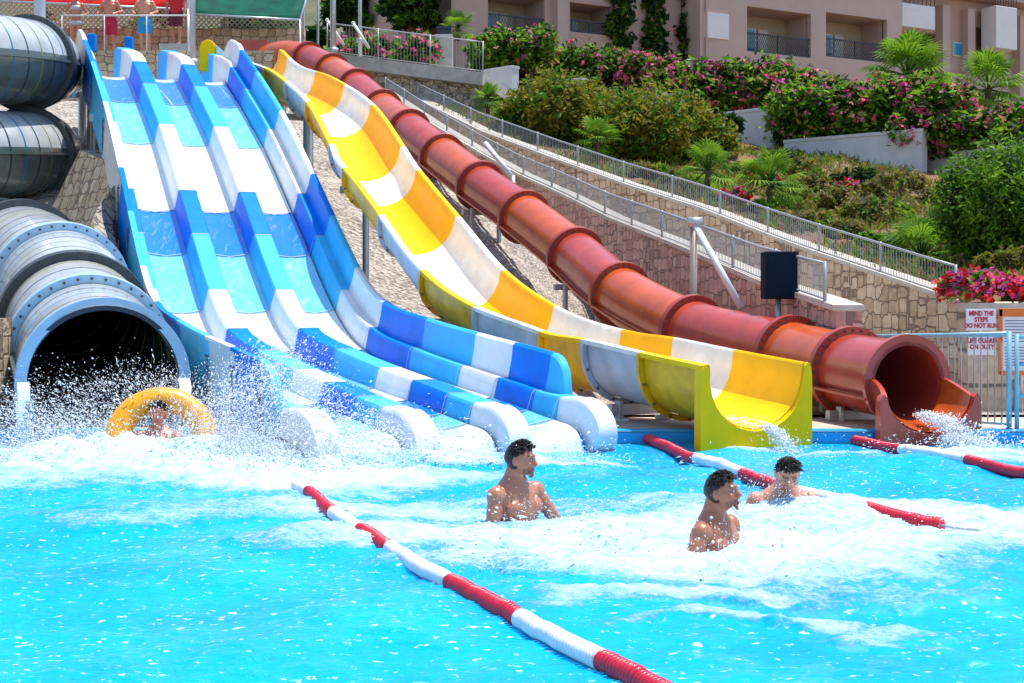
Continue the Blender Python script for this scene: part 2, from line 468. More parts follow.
# steel legs
for a in (-.85, .5, 1.8):
    for s in (1.2, 3.6, 6.8, 10.5):
        p, t, c, n = rp.frame(s); q = p + c*a
        mb = MB(); z0 = ground_z(q.x, q.y) - .1
        if q.z - .2 - z0 < .15: continue
        mb.tube([(q.x, q.y, z0), (q.x, q.y, q.z - .1)], .09, 10)
        rbuild(mb, 'support_post', [steel])
for s in (1.2, 3.6, 6.8, 10.5, 13.0):
    p, t, c, n = rp.frame(s); mb = MB(); mb.bar(p - c*1.15 - n*.18, p + c*2.1 - n*.18, .1, .14); rbuild(mb, 'cross_beam', [steel])

# ================================================================== YELLOW OPEN SLIDE
LR = [((244,47),(270,50),30.6), ((256,62),(288,66),29.3), ((280,76),(322,75),27.6), ((310,102),(365,104),25.4), ((335,144),(394,145),23.5), ((350,168),(406,167),22.4),
      ((381,214),(447,213),20.9), ((423,267),(492,269),19.3), ((472,306),(549,306),17.9), ((540,332),(620,330),16.8), ((585,340),(674,339),15.8),
      ((641,355),(734,349),14.8), ((703,370),(805,360),13.75)]
YD = .62; YW = .55
ypts = [W((l[0]+r[0])/2, (l[1]+r[1])/2, Y) - Vector((0,0,YD)) for l, r, Y in LR]
dv = (ypts[-1] - ypts[-2]); dv.z = 0; dv.normalize()
ypts[-1].z = .19
yp = Path(catmull(ypts, 12))
# s of each control
ys = [yp.s[min(i*12, len(yp.s)-1)] for i in range(len(LR))]
def yprof(s, off=0.0, flip=False):
    wf = min(1.0, .78 + .22*s/5.0)
    W_ = YW*wf + off; D = YD
    n = 16; pts = []
    for k in range(n+1):
        th = math.pi * k / n
        x = -math.cos(th); y = 1 - math.sin(th)**.8
        pts.append((x*(W_), (D*y) if off == 0 else D*y - off*math.sin(th)))
    return pts
def ysec_prof(s):
    inner = yprof(s); outer = yprof(s, .045)
    wl = inner[0][0]; wr = inner[-1][0]
    rimL = [(wl - .10, YD - .035), (wl - .10, YD + .012), (wl - .02, YD + .022)]
    rimR = [(wr + .02, YD + .022), (wr + .10, YD + .012), (wr + .10, YD - .035)]
    return rimL + inner + rimR + outer[::-1]
yellow = empty('open_slide', (ypts[-1].x, ypts[-1].y, 0), 'curving open body slide striped yellow and white, ending in a lemon yellow spout', 'water slide')
YO = yellow.location.copy()
def ybuild(mb, name, mats, ang=40):
    mb.to_local(YO); o = mb.build(name, mats, yellow); smooth_by_angle(o, ang); return o
ybounds = [ys[0], (ys[0]+ys[1])/2, (ys[1]+ys[2])/2+.2, ys[2]+.9] + [ys[i] for i in range(3, 12)] + [yp.len]
ycols = ['y','w','y','w','y','w','y','w','y','w','y','w','e']
ycols = ['y','w','y','w','y','w','y','w','y','w','y','w','y']
NI = 3 + 17 + 3
for i in range(len(ybounds) - 1):
    a, b = ybounds[i], ybounds[i+1]
    if b - a < .05: continue
    y = ycols[i] == 'y'
    lastp = i == len(ybounds) - 2
    mts = [yellow_end if lastp else (yellow_gel if y else cream_gel), under_yellow if y else under_gel]
    mb = MB(); sweep(mb, yp, ysec_prof, stations(a, b, .2), lambda s, k: 0 if k < NI else 1)
    ybuild(mb, 'chute_section', mts)
    # joint flange under
    if i > 1:
        mb = MB()
        def fp(s):
            o1 = yprof(s, .05); o2 = yprof(s, .11)
            return o1 + o2[::-1]
        sweep(mb, yp, fp, [a - .02, a + .03], 0)
        for q in yprof(a, .085)[2:-2:2]:
            p, t, c, n = yp.frame(a + .03); mb.ellipsoid(p + c*q[0] + n*q[1] + t*.02, (.018,.018,.018), 6, 4, 1)
        ybuild(mb, 'joint_flange', [under_yellow if y else under_gel, bolt_m])
# spout: front plate with a U cut
p, t, c, n = yp.frame(yp.len - .01); p = yp.at(yp.len)
t = Vector((t.x, t.y, 0)).normalized(); n = Vector((0,0,1))
def plate_section(depth0, inner, outer, mb, thick=.06, m=0, bev=1.0, org=None, ax=None):
    """plate between an inner and an outer outline; the inner edge opens by bev towards the front"""
    p_, t_, c_, n_ = ax; K = len(inner); vs = []
    for d, sc in ((0, 1.0), (thick, bev)):
        for q in inner: vs.append(p_ + t_*(depth0+d) + c_*q[0]*sc + n_*(q[1] if sc == 1 else q[1] - (sc-1)*.5*(1 - abs(q[0])*.9)))
        for q in outer: vs.append(p_ + t_*(depth0+d) + c_*q[0] + n_*q[1])
    fs = []
    for k in range(K-1):
        fs.append((k, k+1, K+k+1, K+k)); fs.append((2*K+k, 3*K+k, 3*K+k+1, 2*K+k+1))
        fs.append((k, 2*K+k, 2*K+k+1, k+1)); fs.append((K+k, K+k+1, 3*K+k+1, 3*K+k))
    fs.append((0, K, 3*K, 2*K)); fs.append((K-1, 3*K-1, 4*K-1, 2*K-1))
    mb.add(vs, fs, m, False)
U = yprof(yp.len); N = len(U); mb = MB(); hw = YW + .115; zb = -.19 - .12
def corner(f, hw, zt, zb):
    """outline from the top left corner down, along the bottom and up, f in 0..1"""
    if f < .12: a_ = f/.12; return (-hw + .05*(1-a_)**2, zt - .13*a_**1.5)
    if f < .33: return (-hw, zt - .13 + (zb - zt + .13)*(f-.12)/.21)
    if f > .67: x_, z_ = corner(1-f, hw, zt, zb); return (-x_, z_)
    return (-hw + 2*hw*(f-.33)/.34, zb)
outer = [corner(k/(N-1), hw, YD + .02, zb) for k in range(N)]
plate_section(-.05, U, outer, mb, .11, 0, 1.05, None, (p, t, c, n))
ybuild(mb, 'exit_spout', [yellow_end], 25)
for i, s in enumerate([2.2, 4.0, 8.4, 13.4, 15.8, 17.8]):
    p, t, c, n = yp.frame(min(s, yp.len-1)); z0 = ground_z(p.x, p.y) - .1
    if p.z - z0 < .2: continue
    mb = MB()
    if p.z - z0 > .9:
        mb.tube([(p.x, p.y, z0), (p.x, p.y, p.z - .16)], .10 if i < 2 else .055, 10)
    else:
        for sg in (-1, 1):
            q = p + c*sg*.3; mb.tube([(q.x, q.y, z0), (q.x, q.y, q.z - .02)], .05, 8)
            mb.box((q.x, q.y, z0+.12), (.2,.2,.03))
    mb.bar(p - c*.42 - n*.12, p + c*.42 - n*.12, .1, .12)
    ybuild(mb, 'support_post', [steel])

# ================================================================== RED TUBE SLIDE
RC = [(262,62,39.5,0),(285,56,38.8,0),(308,60,38.0,1),(332,72,36.6,1),(356,88,34.9,1),(382,110,33.0,1),(409,131,31.0,1),(442,157,29.1,1),(480,186,27.2,1),(524,217,25.3,1),(575,256,23.3,1),
      (620,294,21.3,1),(692,331,19.2,1),(790,356,17.1,1),(850,371,15.75,1),(908,382,14.52,0)]
rcp = [W(a,b,Y) for a,b,Y,_ in RC]
tp = Path(catmull(rcp, 12)); tsr = [tp.s[min(i*12, len(tp.s)-1)] for i in range(len(RC))]
red = empty('tube_slide', (rcp[-1].x, rcp[-1].y, 0), 'closed red and orange fibreglass tube slide with flanged joints', 'water slide')
TO = red.location.copy()
def tbuild(mb, name, mats, ang=40):
    mb.to_local(TO); o = mb.build(name, mats, red); smooth_by_angle(o, ang); return o
TR = .42
def circ(r, n=40): return [(r*math.sin(2*math.pi*k/n), r*math.cos(2*math.pi*k/n)) for k in range(n)]
def ring_sweep(mb, path, ss, ro, ri, m=0, mi=None, n=40):
    """hollow tube wall"""
    rows = []
    for s in ss:
        p, t, c, nn = path.frame(s)
        rows.append([p + c*a + nn*b for a, b in circ(ro(s) if callable(ro) else ro, n)] + [p + c*a + nn*b for a, b in circ(ri(s) if callable(ri) else ri, n)])
    vs = [v for r in rows for v in r]; fs = []; ms = []
    K = 2*n
    for i in range(len(ss)-1):
        for k in range(n):
            k2 = (k+1) % n
            fs.append((i*K+k, i*K+k2, (i+1)*K+k2, (i+1)*K+k)); ms.append(m((ss[i]+ss[i+1])/2, k) if callable(m) else m)
            fs.append((i*K+n+k, (i+1)*K+n+k, (i+1)*K+n+k2, i*K+n+k2)); ms.append(mi if mi is not None and not callable(mi) else (mi((ss[i]+ss[i+1])/2, k) if mi else (m if not callable(m) else 0)))
    mb.add(vs, fs, ms, True)
    for i in (0, len(ss)-1):
        o = len(mb.v) - len(vs) + i*K
        for k in range(n):
            k2 = (k+1) % n; mb.f.append((o+k, o+n+k, o+n+k2, o+k2)); mb.m.append(ms[0]); mb.sm.append(False)
flg = [i for i, r in enumerate(RC) if r[3]]
edges = [0] + [tsr[i] for i in flg] + [tsr[-1]]
for i in range(len(edges)-1):
    a, b = edges[i], edges[i+1]
    mb = MB(); ring_sweep(mb, tp, stations(a, b, .25), TR, TR - .04, 0, 1)
    tbuild(mb, 'tube_section', [[orange_gel, red_gel][i % 2] if i < 12 or i == 12 else red_gel, dark_red])
    # side seam lip of this section, both sides
    for sg in (-1, 1):
        mb = MB()
        def sp(s, sg=sg): return [(sg*(TR-.01), -.16), (sg*(TR+.05), -.16), (sg*(TR+.05), -.19), (sg*(TR-.01), -.19)]
        sweep(mb, tp, sp, stations(a+.03, b-.03, .25), 0, smooth=False)
        tbuild(mb, 'side_seam', [[orange_gel, red_gel][i % 2]])
for i in flg:
    mb = MB(); s = tsr[i]; ring_sweep(mb, tp, [s-.045, s+.045], TR+.085, TR-.02, 0, 0)
    p, t, c, n = tp.frame(s)
    for k in range(28):
        a = 2*math.pi*k/28; q = p + (c*math.sin(a) + n*math.cos(a))*(TR+.045)
        mb.ellipsoid(q + t*.05, (.016,.016,.016), 6, 4, 1)
    tbuild(mb, 'tube_flange', [dark_red, bolt_m])
# exit trough
p0 = tp.at(tp.len); _, t, c, n = tp.frame(tp.len - .05); t = Vector((t.x, t.y, 0)).normalized(); n = Vector((0,0,1))
mb = MB(); ring_sweep(mb, tp, [tp.len-.06, tp.len+.0], TR+.075, TR-.04, 0, 0); tbuild(mb, 'exit_collar', [red_gel])
mb = MB(); rows_i = []; rows_o = []; NK = 25; EL = .42
for j in range(11):
    f = j/10; d = EL*f; ri_row = []; ro_row = []; ri = TR - .03
    for k in range(NK):
        g = -1 + 2*k/(NK-1); th = g*R(96 - 12*f)
        x = ri*math.sin(th)*(1 + .20*f**2); z = -ri*math.cos(th)*(1 + .02*f) - .08*f*f
        ri_row.append(p0 + t*d + c*x + n*z); ro_row.append(p0 + t*d + c*(x*1.12) + n*(z*1.10 if z < 0 else z))
    rows_i.append(ri_row); rows_o.append(ro_row)
vs = [v for r in rows_i for v in r] + [v for r in rows_o for v in r]; O = 11*NK; fs = []; ms = []
for j in range(10):
    for k in range(NK-1):
        fs.append((j*NK+k, j*NK+k+1, (j+1)*NK+k+1, (j+1)*NK+k)); ms.append(1)
        fs.append((O+j*NK+k, O+(j+1)*NK+k, O+(j+1)*NK+k+1, O+j*NK+k+1)); ms.append(0)
    fs.append((j*NK, (j+1)*NK, O+(j+1)*NK, O+j*NK)); ms.append(0)
    fs.append((j*NK+NK-1, O+j*NK+NK-1, O+(j+1)*NK+NK-1, (j+1)*NK+NK-1)); ms.append(0)
mb.add(vs, fs, ms, True)
inner = [((v-p0).dot(c), (v-p0).z) for v in rows_i[-1]]
hw = inner[-1][0] + .10; zb = -p0.z - .12
plate_section(EL - .06, inner, [corner(k/(NK-1), hw, inner[0][1] + .03, zb) for k in range(NK)], mb, .10, 0, 1.04, None, (p0, t, c, n))
tbuild(mb, 'exit_trough', [red_gel, orange_gel], 30)
for s in [tsr[i]+.3 for i in (2,4,6,8,10,12,13,14)]:
    p, t, c, n = tp.frame(s); z0 = ground_z(p.x, p.y) - .1
    if p.z - TR - z0 < .1: continue
    mb = MB()
    for sg in (-1, 1):
        q = p + c*sg*.28; mb.tube([(q.x,q.y,z0),(q.x,q.y,p.z-TR*.85)], .045, 8)
    mb.bar(p - c*.42 - n*(TR+.03), p + c*.42 - n*(TR+.03), .1, .1)
    tbuild(mb, 'support_post', [steel])
# entry box at the top
mb = MB(); q = rcp[0]; mb.box((q.x-.25, q.y+.1, q.z), (.9,1.0,1.1)); tbuild(mb, 'entry_box', [dark_red])

# ================================================================== GREY SPIRAL TUBE
GC = [W(104,382,14.6), W(89,352,15.9), W(75,324,16.9), W(60,290,18.4), W(22,262,20.2)]
hx, hy, hR = -11.85, 27.0, 2.6
gp_pts = GC + [Vector((-8.35,22.4,2.15)), Vector((-9.05,24.7,2.35))]
for k in range(0, 36):
    th = R(25*k); gp_pts.append(Vector((hx + hR*math.cos(th), hy + hR*math.sin(th), 2.5 + 1.76*th/(2*math.pi))))
gp = Path(catmull(gp_pts, 8)); gs = [gp.s[min(i*8, len(gp.s)-1)] for i in range(len(gp_pts))]
spiral = empty('spiral_tube_slide', (GC[0].x, GC[0].y, 0), 'big grey spiral tube slide with a pale blue rimmed mouth at the pool', 'water slide')
GO = spiral.location.copy(); GR = .81
def gbuild(mb, name, mats, ang=40):
    mb.to_local(GO); o = mb.build(name, mats, spiral); smooth_by_angle(o, ang); return o
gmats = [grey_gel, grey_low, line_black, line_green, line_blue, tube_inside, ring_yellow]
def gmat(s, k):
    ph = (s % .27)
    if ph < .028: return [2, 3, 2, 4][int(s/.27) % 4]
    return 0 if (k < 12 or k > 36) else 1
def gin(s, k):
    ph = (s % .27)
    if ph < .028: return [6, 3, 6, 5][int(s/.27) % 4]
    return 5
flange_s = [gs[0], gs[1], gs[2], gs[3], gs[4]] + [gs[4] + 2.35*j for j in range(1, 40) if gs[4] + 2.35*j < gp.len - 1] + [gp.len]
def gst(a, b):
    st = []
    k = math.floor(a/.27)
    cuts = {a, b}
    while k*.27 < b:
        for q in (k*.27, k*.27 + .028):
            if a + .01 < q < b - .01: cuts.add(q)
        k += 1
    st = sorted(cuts); o = [st[0]]
    for x in st[1:]:
        if x - o[-1] > .25: o.append((x + o[-1])/2)
        o.append(x)
    return o
for i in range(len(flange_s)-1):
    a, b = flange_s[i], flange_s[i+1]
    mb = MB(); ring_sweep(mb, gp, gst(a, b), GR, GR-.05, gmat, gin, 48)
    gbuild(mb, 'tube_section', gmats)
    for sg in (-1, 1):
        mb = MB()
        def sp(s, sg=sg): return [(sg*(GR-.01), .02), (sg*(GR+.06), .02), (sg*(GR+.06), -.03), (sg*(GR-.01), -.03)]
        sweep(mb, gp, sp, stations(a+.05, b-.05, .2), 0, smooth=False)
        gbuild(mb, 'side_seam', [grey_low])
for i, s in enumerate(flange_s[1:-1]):
    mb = MB(); ring_sweep(mb, gp, [max(0,s-.06), s+.06], GR+.10, GR-.03, 0, 0, 48)
    p, t, c, n = gp.frame(s)
    for k in range(36):
        a = 2*math.pi*k/36; q = p + (c*math.sin(a)+n*math.cos(a))*(GR+.055)
        for d in (-.065,): mb.ellipsoid(q + t*d, (.017,.017,.017), 6, 4, 1)
    gbuild(mb, 'tube_flange', [pale_blue if i in (0, 2) else dark_flange, bolt_m])
# mouth: rim and the two side guards
p, t, c, n = gp.frame(.1); p = GC[0]; t = -t; t = Vector((t.x, t.y, 0)).normalized(); c = Vector((-t.y, t.x, 0)); n = Vector((0,0,1))
mb = MB(); rows = []
for d, ro, ri in ((-.12, GR+.07, GR-.04), (.10, GR+.07, GR-.04)):
    row = []
    for k in range(41):
        a = R(-95) + R(190)*k/40
        row.append((p + t*d + (c*math.sin(a)+n*math.cos(a))*ro, p + t*d + (c*math.sin(a)+n*math.cos(a))*ri))
    rows.append(row)
vs = [v for row in rows for pr in row for v in pr]; fs = []
for k in range(40):
    A = 2*k; B = 82 + 2*k
    fs += [(A, A+2, B+2, B), (A+1, B+1, B+3, A+3), (B, B+2, B+3, B+1), (A, A+1, A+3, A+2)]
fs += [(0, 82, 83, 1), (80, 81, 163, 162)]
mb.add(vs, fs, 0, True); gbuild(mb, 'mouth_rim', [pale_blue], 30)
for sg in (-1, 1):
    mb = MB()
    prof = [(.0, .02), (.10, .03), (.22, -.06), (.42, -.42), (.52, -.80), (.52, -1.2), (-.1, -1.2), (-.1, .02)]
    a0 = sg*(GR+.055); vs = [p + t*x + c*(a0) + n*z for x, z in prof] + [p + t*x + c*(a0 - sg*.12) + n*z for x, z in prof]
    K = len(prof); mb.add(vs, [tuple(range(K)), tuple(range(2*K-1, K-1, -1))] + [(k, K+k, K+(k+1)%K, (k+1)%K) for k in range(K)], 0)
    gbuild(mb, 'side_guard', [pale_blue if sg < 0 else mat('guard_grey',(.40,.48,.54),.35,var=.15)], 30)
mb = MB(); vs = []
for d in (0.0, .55):
    for k in range(17):
        a = R(100) + R(160)*k/16; vs.append(p + t*d + (c*math.sin(a)+n*(math.cos(a)-.1*d))*(GR-.05))
mb.add(vs, [(k, k+1, 17+k+1, 17+k) for k in range(16)], 0, True); o = gbuild(mb, 'mouth_apron', [mat('apron_blue_grey',(.12,.18,.25),.3,var=.2,coat=.4)])
sm = o.modifiers.new('Solidify','SOLIDIFY'); sm.thickness = .04
for th in (20, 110, 200, 290):
    q = Vector((hx + hR*math.cos(R(th)), hy + hR*math.sin(R(th)), 0)); mb = MB(); mb.tube([(q.x,q.y,ground_z(q.x,q.y)-.2),(q.x,q.y,9.3)], .12, 10); gbuild(mb, 'support_post', [steel])
# ================================================================== SKY, SUN, CAMERA
w = bpy.data.worlds.new('World'); SC.world = w; w.use_nodes = True
SUN_DIR = Vector((.24, .12, .96)).normalized()
el = math.asin(SUN_DIR.z); az = math.atan2(SUN_DIR.x, SUN_DIR.y)
sky = w.node_tree.nodes.new('ShaderNodeTexSky'); sky.sky_type = 'NISHITA'; sky.sun_disc = False
sky.sun_elevation = el; sky.sun_rotation = az; sky.air_density = 1.0; sky.dust_density = .6; sky.ozone_density = 1.0
bg = w.node_tree.nodes['Background']; w.node_tree.links.new(sky.outputs['Color'], bg.inputs['Color']); bg.inputs['Strength'].default_value = 0.15
sl = bpy.data.lights.new('sun', 'SUN'); sl.energy = 4.0; sl.angle = R(.53); sl.color = (1, .95, .87)
so = bpy.data.objects.new('sun', sl); COL.objects.link(so); so.location = SUN_DIR*60
so.rotation_euler = (-SUN_DIR).to_track_quat('-Z', 'Y').to_euler()
cam = bpy.data.cameras.new('camera'); co = bpy.data.objects.new('camera', cam); COL.objects.link(co); SC.camera = co
co.location = (0, 0, CAMZ); co.rotation_euler = (R(90), 0, 0); cam.sensor_width = 36; cam.sensor_fit = 'HORIZONTAL'
cam.lens = F/1024*36; cam.shift_y = -(341.5-HY)/1024; cam.clip_end = 3000; cam.clip_start = .1
SC.view_settings.view_transform = 'Standard'; SC.view_settings.look = 'None'; SC.view_settings.exposure = 0.68; SC.view_settings.gamma = 1
SC.view_settings.use_curve_mapping = False

# ================================================================== WATER
foam_src = []   # (px, py, rx_m, ry_m, strength)
for a in [(150,470,2.6,1.1,1.0),(40,480,1.6,.8,.75),(250,470,1.6,.9,1.0),(330,480,1.3,1.0,1.0),(400,480,.9,.7,.85),(380,510,1.4,.7,.8),(240,520,1.6,.35,.55),
          (470,545,1.6,.5,.9),(420,535,1.0,.5,.7),(560,545,1.5,.6,.95),(640,530,1.3,.8,.95),(700,560,1.6,.7,1.0),(790,550,1.6,.7,1.0),(880,540,1.7,.6,.95),(960,520,1.5,.9,.95),(1010,540,1.2,.7,.9),
          (600,570,1.4,.5,.9),(700,600,.9,.22,.85),(830,590,1.2,.25,.5),(760,520,1.2,.7,.9),(640,505,.9,.5,.6),(840,515,.9,.4,.8),(560,510,.6,.3,.5),(880,575,1.1,.3,.5),
          (830,626,.75,.12,.7),(720,625,.5,.10,.55),(590,600,.6,.2,.4),
          (365,462,.55,.30,1.0),(460,465,.55,.25,1.0),(555,467,.55,.25,1.0),(820,458,.6,.35,.75),(770,450,.25,.3,.9),(880,462,.7,.25,.45),(975,452,.7,.6,.95),(1010,460,.6,.5,.8),(700,480,.5,.2,.35)]:
    g = G(a[0], a[1]); foam_src.append((g.x, g.y, a[2], a[3], a[4]))
def foam_at(x, y):
    d = np.zeros_like(x)
    n1 = fbm(x*1.1 + 3, y*1.1, 4); n2 = fbm(x*1.1 + 40, y*1.1 + 9, 4)
    xx = x + (n1 - .5)*1.1; yy = y + (n2 - .5)*.9
    for fx, fy, rx, ry, s in foam_src:
        q = ((xx-fx)/rx)**2 + ((yy-fy)/ry)**2
        d = np.maximum(d, s*np.clip(1.15 - q, 0, 1)**.6)
    return d
def wave_h(x, y):
    h = .030*np.sin(1.7*x + 1.1*y + 2*fbm(x*.5, y*.5, 2)) + .022*np.sin(-1.3*x + 2.9*y + 3*fbm(x*.6 + 9, y*.6, 2))
    h = h + .06*(fbm(x*1.9, y*2.6, 4) - .5) + .035*(fbm(x*6, y*8 + 4, 3) - .5)
    return h
nx, ny = 660, 560
xs = np.linspace(-9.0, 9.5, nx); t_ = np.linspace(0, 1, ny); yss = 3.6*(14.13/3.6)**t_
Xg, Yg = np.meshgrid(xs, yss)
fo = foam_at(Xg, Yg)
edge = np.clip((14.13 - Yg)/1.5, .25, 1)
Zg = wave_h(Xg, Yg)*edge + fo*(.09*fbm(Xg*7, Yg*9, 5, 2.1, .6) + .13*(fbm(Xg*2.6, Yg*3.2 + 7, 4) - .45))*np.clip(edge+.2,0,1)
# water heaped up round the splash
sp = G(150, 468)
hump = np.exp(-(((Xg - sp.x)/1.7)**2 + ((Yg - sp.y)/.62)**2)); Zg += hump*(.05 + .30*fbm(Xg*3.1, Yg*3.1 + 3, 5))*fo
vs = np.stack([Xg, Yg, Zg], -1).reshape(-1, 3)
idx = np.arange(nx*ny).reshape(ny, nx)
fs = np.stack([idx[:-1,:-1], idx[:-1,1:], idx[1:,1:], idx[1:,:-1]], -1).reshape(-1, 4)
def np_mesh(name, vs, fs, mats, smooth=True, mi=None):
    me = bpy.data.meshes.new(name); k = fs.shape[1]
    me.vertices.add(len(vs)); me.vertices.foreach_set('co', vs.astype(np.float32).ravel())
    me.loops.add(fs.size); me.loops.foreach_set('vertex_index', fs.astype(np.int32).ravel())
    me.polygons.add(len(fs)); me.polygons.foreach_set('loop_start', np.arange(0, fs.size, k, dtype=np.int32))
    me.polygons.foreach_set('loop_total', np.full(len(fs), k, dtype=np.int32))
    for m in mats: me.materials.append(m)
    me.update(calc_edges=True)
    me.polygons.foreach_set('use_smooth', np.full(len(fs), smooth, dtype=bool))
    if mi is not None: me.polygons.foreach_set('material_index', mi.astype(np.int32))
    me.validate(); return me
def np_obj(name, me, parent=None):
    o = bpy.data.objects.new(name, me); COL.objects.link(o)
    if parent: o.parent = parent
    return o
wm = bpy.data.materials.new('pool_water'); wm.use_nodes = True; nt = wm.node_tree; b = nt.nodes['Principled BSDF']
def nd(t, **k):
    n = nt.nodes.new(t)
    for a, v in k.items():
        if a in n.inputs: n.inputs[a].default_value = v
        else: setattr(n, a, v)
    return n
L = nt.links.new
tc = nd('ShaderNodeTexCoord'); at_ = nd('ShaderNodeAttribute', attribute_name='foam')
mp = nd('ShaderNodeMapping'); mp.inputs['Scale'].default_value = (1.0, 1.5, 1.0); L(tc.outputs['Object'], mp.inputs['Vector'])
n1 = nd('ShaderNodeTexNoise'); n1.inputs['Scale'].default_value = 5; n1.inputs['Detail'].default_value = 9; n1.inputs['Roughness'].default_value = .72; n1.inputs['Distortion'].default_value = .6
n2 = nd('ShaderNodeTexNoise'); n2.inputs['Scale'].default_value = 26; n2.inputs['Detail'].default_value = 8; n2.inputs['Roughness'].default_value = .75
n3 = nd('ShaderNodeTexNoise'); n3.inputs['Scale'].default_value = 1.1; n3.inputs['Detail'].default_value = 5
for n in (n1, n2): L(mp.outputs['Vector'], n.inputs['Vector'])
L(tc.outputs['Object'], n3.inputs['Vector'])
# foam coverage = threshold of noise by the foam amount
av = nd('ShaderNodeMath', operation='MULTIPLY_ADD'); av.inputs[1].default_value = .55; L(n1.outputs['Fac'], av.inputs[0])
m2 = nd('ShaderNodeMath', operation='MULTIPLY'); m2.inputs[1].default_value = .45; L(n2.outputs['Fac'], m2.inputs[0]); L(m2.outputs[0], av.inputs[2])
ma = nd('ShaderNodeMath', operation='MULTIPLY_ADD'); ma.inputs[1].default_value = .39; L(at_.outputs['Fac'], ma.inputs[0]); L(av.outputs[0], ma.inputs[2])
fr = nd('ShaderNodeMapRange'); fr.inputs['From Min'].default_value = .63; fr.inputs['From Max'].default_value = .97; L(ma.outputs[0], fr.inputs['Value'])
wc = nd('ShaderNodeValToRGB'); e = wc.color_ramp.elements
e[0].position = .30; e[0].color = (.0,.31,.64,1); e[1].position = .70; e[1].color = (.0,.42,.78,1)  # caustic-like play of light painted as two water tones
L(n3.outputs['Fac'], wc.inputs['Fac'])
mixc = nd('ShaderNodeMix', data_type='RGBA'); fk = nd('ShaderNodeMapRange'); fk.inputs['From Min'].default_value = .635; fk.inputs['From Max'].default_value = .70; fk.inputs['To Max'].default_value = .8; n5 = nd('ShaderNodeTexNoise'); n5.inputs['Scale'].default_value = 17; n5.inputs['Detail'].default_value = 4; n5.inputs['Roughness'].default_value = .55; L(mp.outputs['Vector'], n5.inputs['Vector']); L(n5.outputs['Fac'], fk.inputs['Value'])  # fk: white flecks, sparkle on the ripples painted in together with foam specks
fx = nd('ShaderNodeMath', operation='MAXIMUM'); L(fr.outputs[0], fx.inputs[0]); L(fk.outputs[0], fx.inputs[1]); L(fx.outputs[0], mixc.inputs['Factor']); L(wc.outputs['Color'], mixc.inputs[6]); mixc.inputs[7].default_value = (.78,.86,.89,1)
L(mixc.outputs[2], b.inputs['Base Color'])
rr = nd('ShaderNodeMapRange'); rr.inputs['To Min'].default_value = .07; rr.inputs['To Max'].default_value = .75; L(fr.outputs[0], rr.inputs['Value']); L(rr.outputs[0], b.inputs['Roughness'])
b.inputs['IOR'].default_value = 1.33; b.inputs['Specular IOR Level'].default_value = .3
n4 = nd('ShaderNodeTexNoise'); n4.inputs['Scale'].default_value = 9; n4.inputs['Detail'].default_value = 6; n4.inputs['Roughness'].default_value = .6; L(mp.outputs['Vector'], n4.inputs['Vector'])
bp = nd('ShaderNodeBump'); bp.inputs['Strength'].default_value = .45; bp.inputs['Distance'].default_value = .06; L(n4.outputs['Fac'], bp.inputs['Height'])
bp2 = nd('ShaderNodeBump'); bp2.inputs['Strength'].default_value = .55; bp2.inputs['Distance'].default_value = .05; fb = nd('ShaderNodeMath', operation='MULTIPLY'); L(fr.outputs[0], fb.inputs[0]); L(ma.outputs[0], fb.inputs[1]); L(fb.outputs[0], bp2.inputs['Height']); L(bp.outputs['Normal'], bp2.inputs['Normal'])
L(bp2.outputs['Normal'], b.inputs['Normal'])
me = np_mesh('pool_water', vs, fs, [wm]); at = me.attributes.new('foam', 'FLOAT', 'POINT'); at.data.foreach_set('value', fo.astype(np.float32).ravel())
tag(np_obj('pool_water', me), kind='structure')
# ---------------- droplets
drop_m = mat('white_spray', (.80,.85,.88), .35)
OCT = np.array([(1,0,0),(-1,0,0),(0,1,0),(0,-1,0),(0,0,1),(0,0,-1)], float)
OF = np.array([(0,2,4),(2,1,4),(1,3,4),(3,0,4),(2,0,5),(1,2,5),(3,1,5),(0,3,5)])
def droplets(name, pts, rad, label=None):
    n = len(pts); st = .5 + nr.rand(n, 3)**2*1.6
    cen = pts.mean(0); d = pts - cen; d[:,2] = np.abs(d[:,2])*.6 + .25; d += nr.randn(n,3)*.25; d /= np.linalg.norm(d, axis=1)[:,None]
    off = OCT[None]*rad[:,None,None]*st[:,None,:]
    sk = (nr.rand(n)**3*3.2)[:,None,None]; off = off + d[:,None,:]*(off*d[:,None,:]).sum(-1, keepdims=True)*sk
    vs = (pts[:,None,:] + off).reshape(-1,3)
    fs = (OF[None] + (np.arange(n)*6)[:,None,None]).reshape(-1,3)
    return tag(np_obj(name, np_mesh(name, vs, fs, [drop_m])), kind='stuff')
def plume(c, sx, sy, h, n, rmin=.0016, rmax=.0062, lean=(0,0), clump=40, pw=1.6):
    k = max(3, n//clump); cx = nr.randn(k)*sx; cy = nr.randn(k)*sy
    fall = np.exp(-(cx/sx/1.5)**2*.5)
    cz = nr.rand(k)**pw*h*fall
    i = nr.randint(0, k, n); q = nr.randn(n,3)*np.array([.10,.10,.09])*(0.5 + nr.rand(n)[:,None]*1.3)
    P = np.stack([cx[i], cy[i], cz[i]], -1) + q
    P[:,0] += lean[0]*P[:,2]; P[:,1] += lean[1]*P[:,2]
    P[:,2] = np.abs(P[:,2]) - .02
    P += np.array(c)
    return P, rmin + (rmax-rmin)*nr.rand(n)**2.5
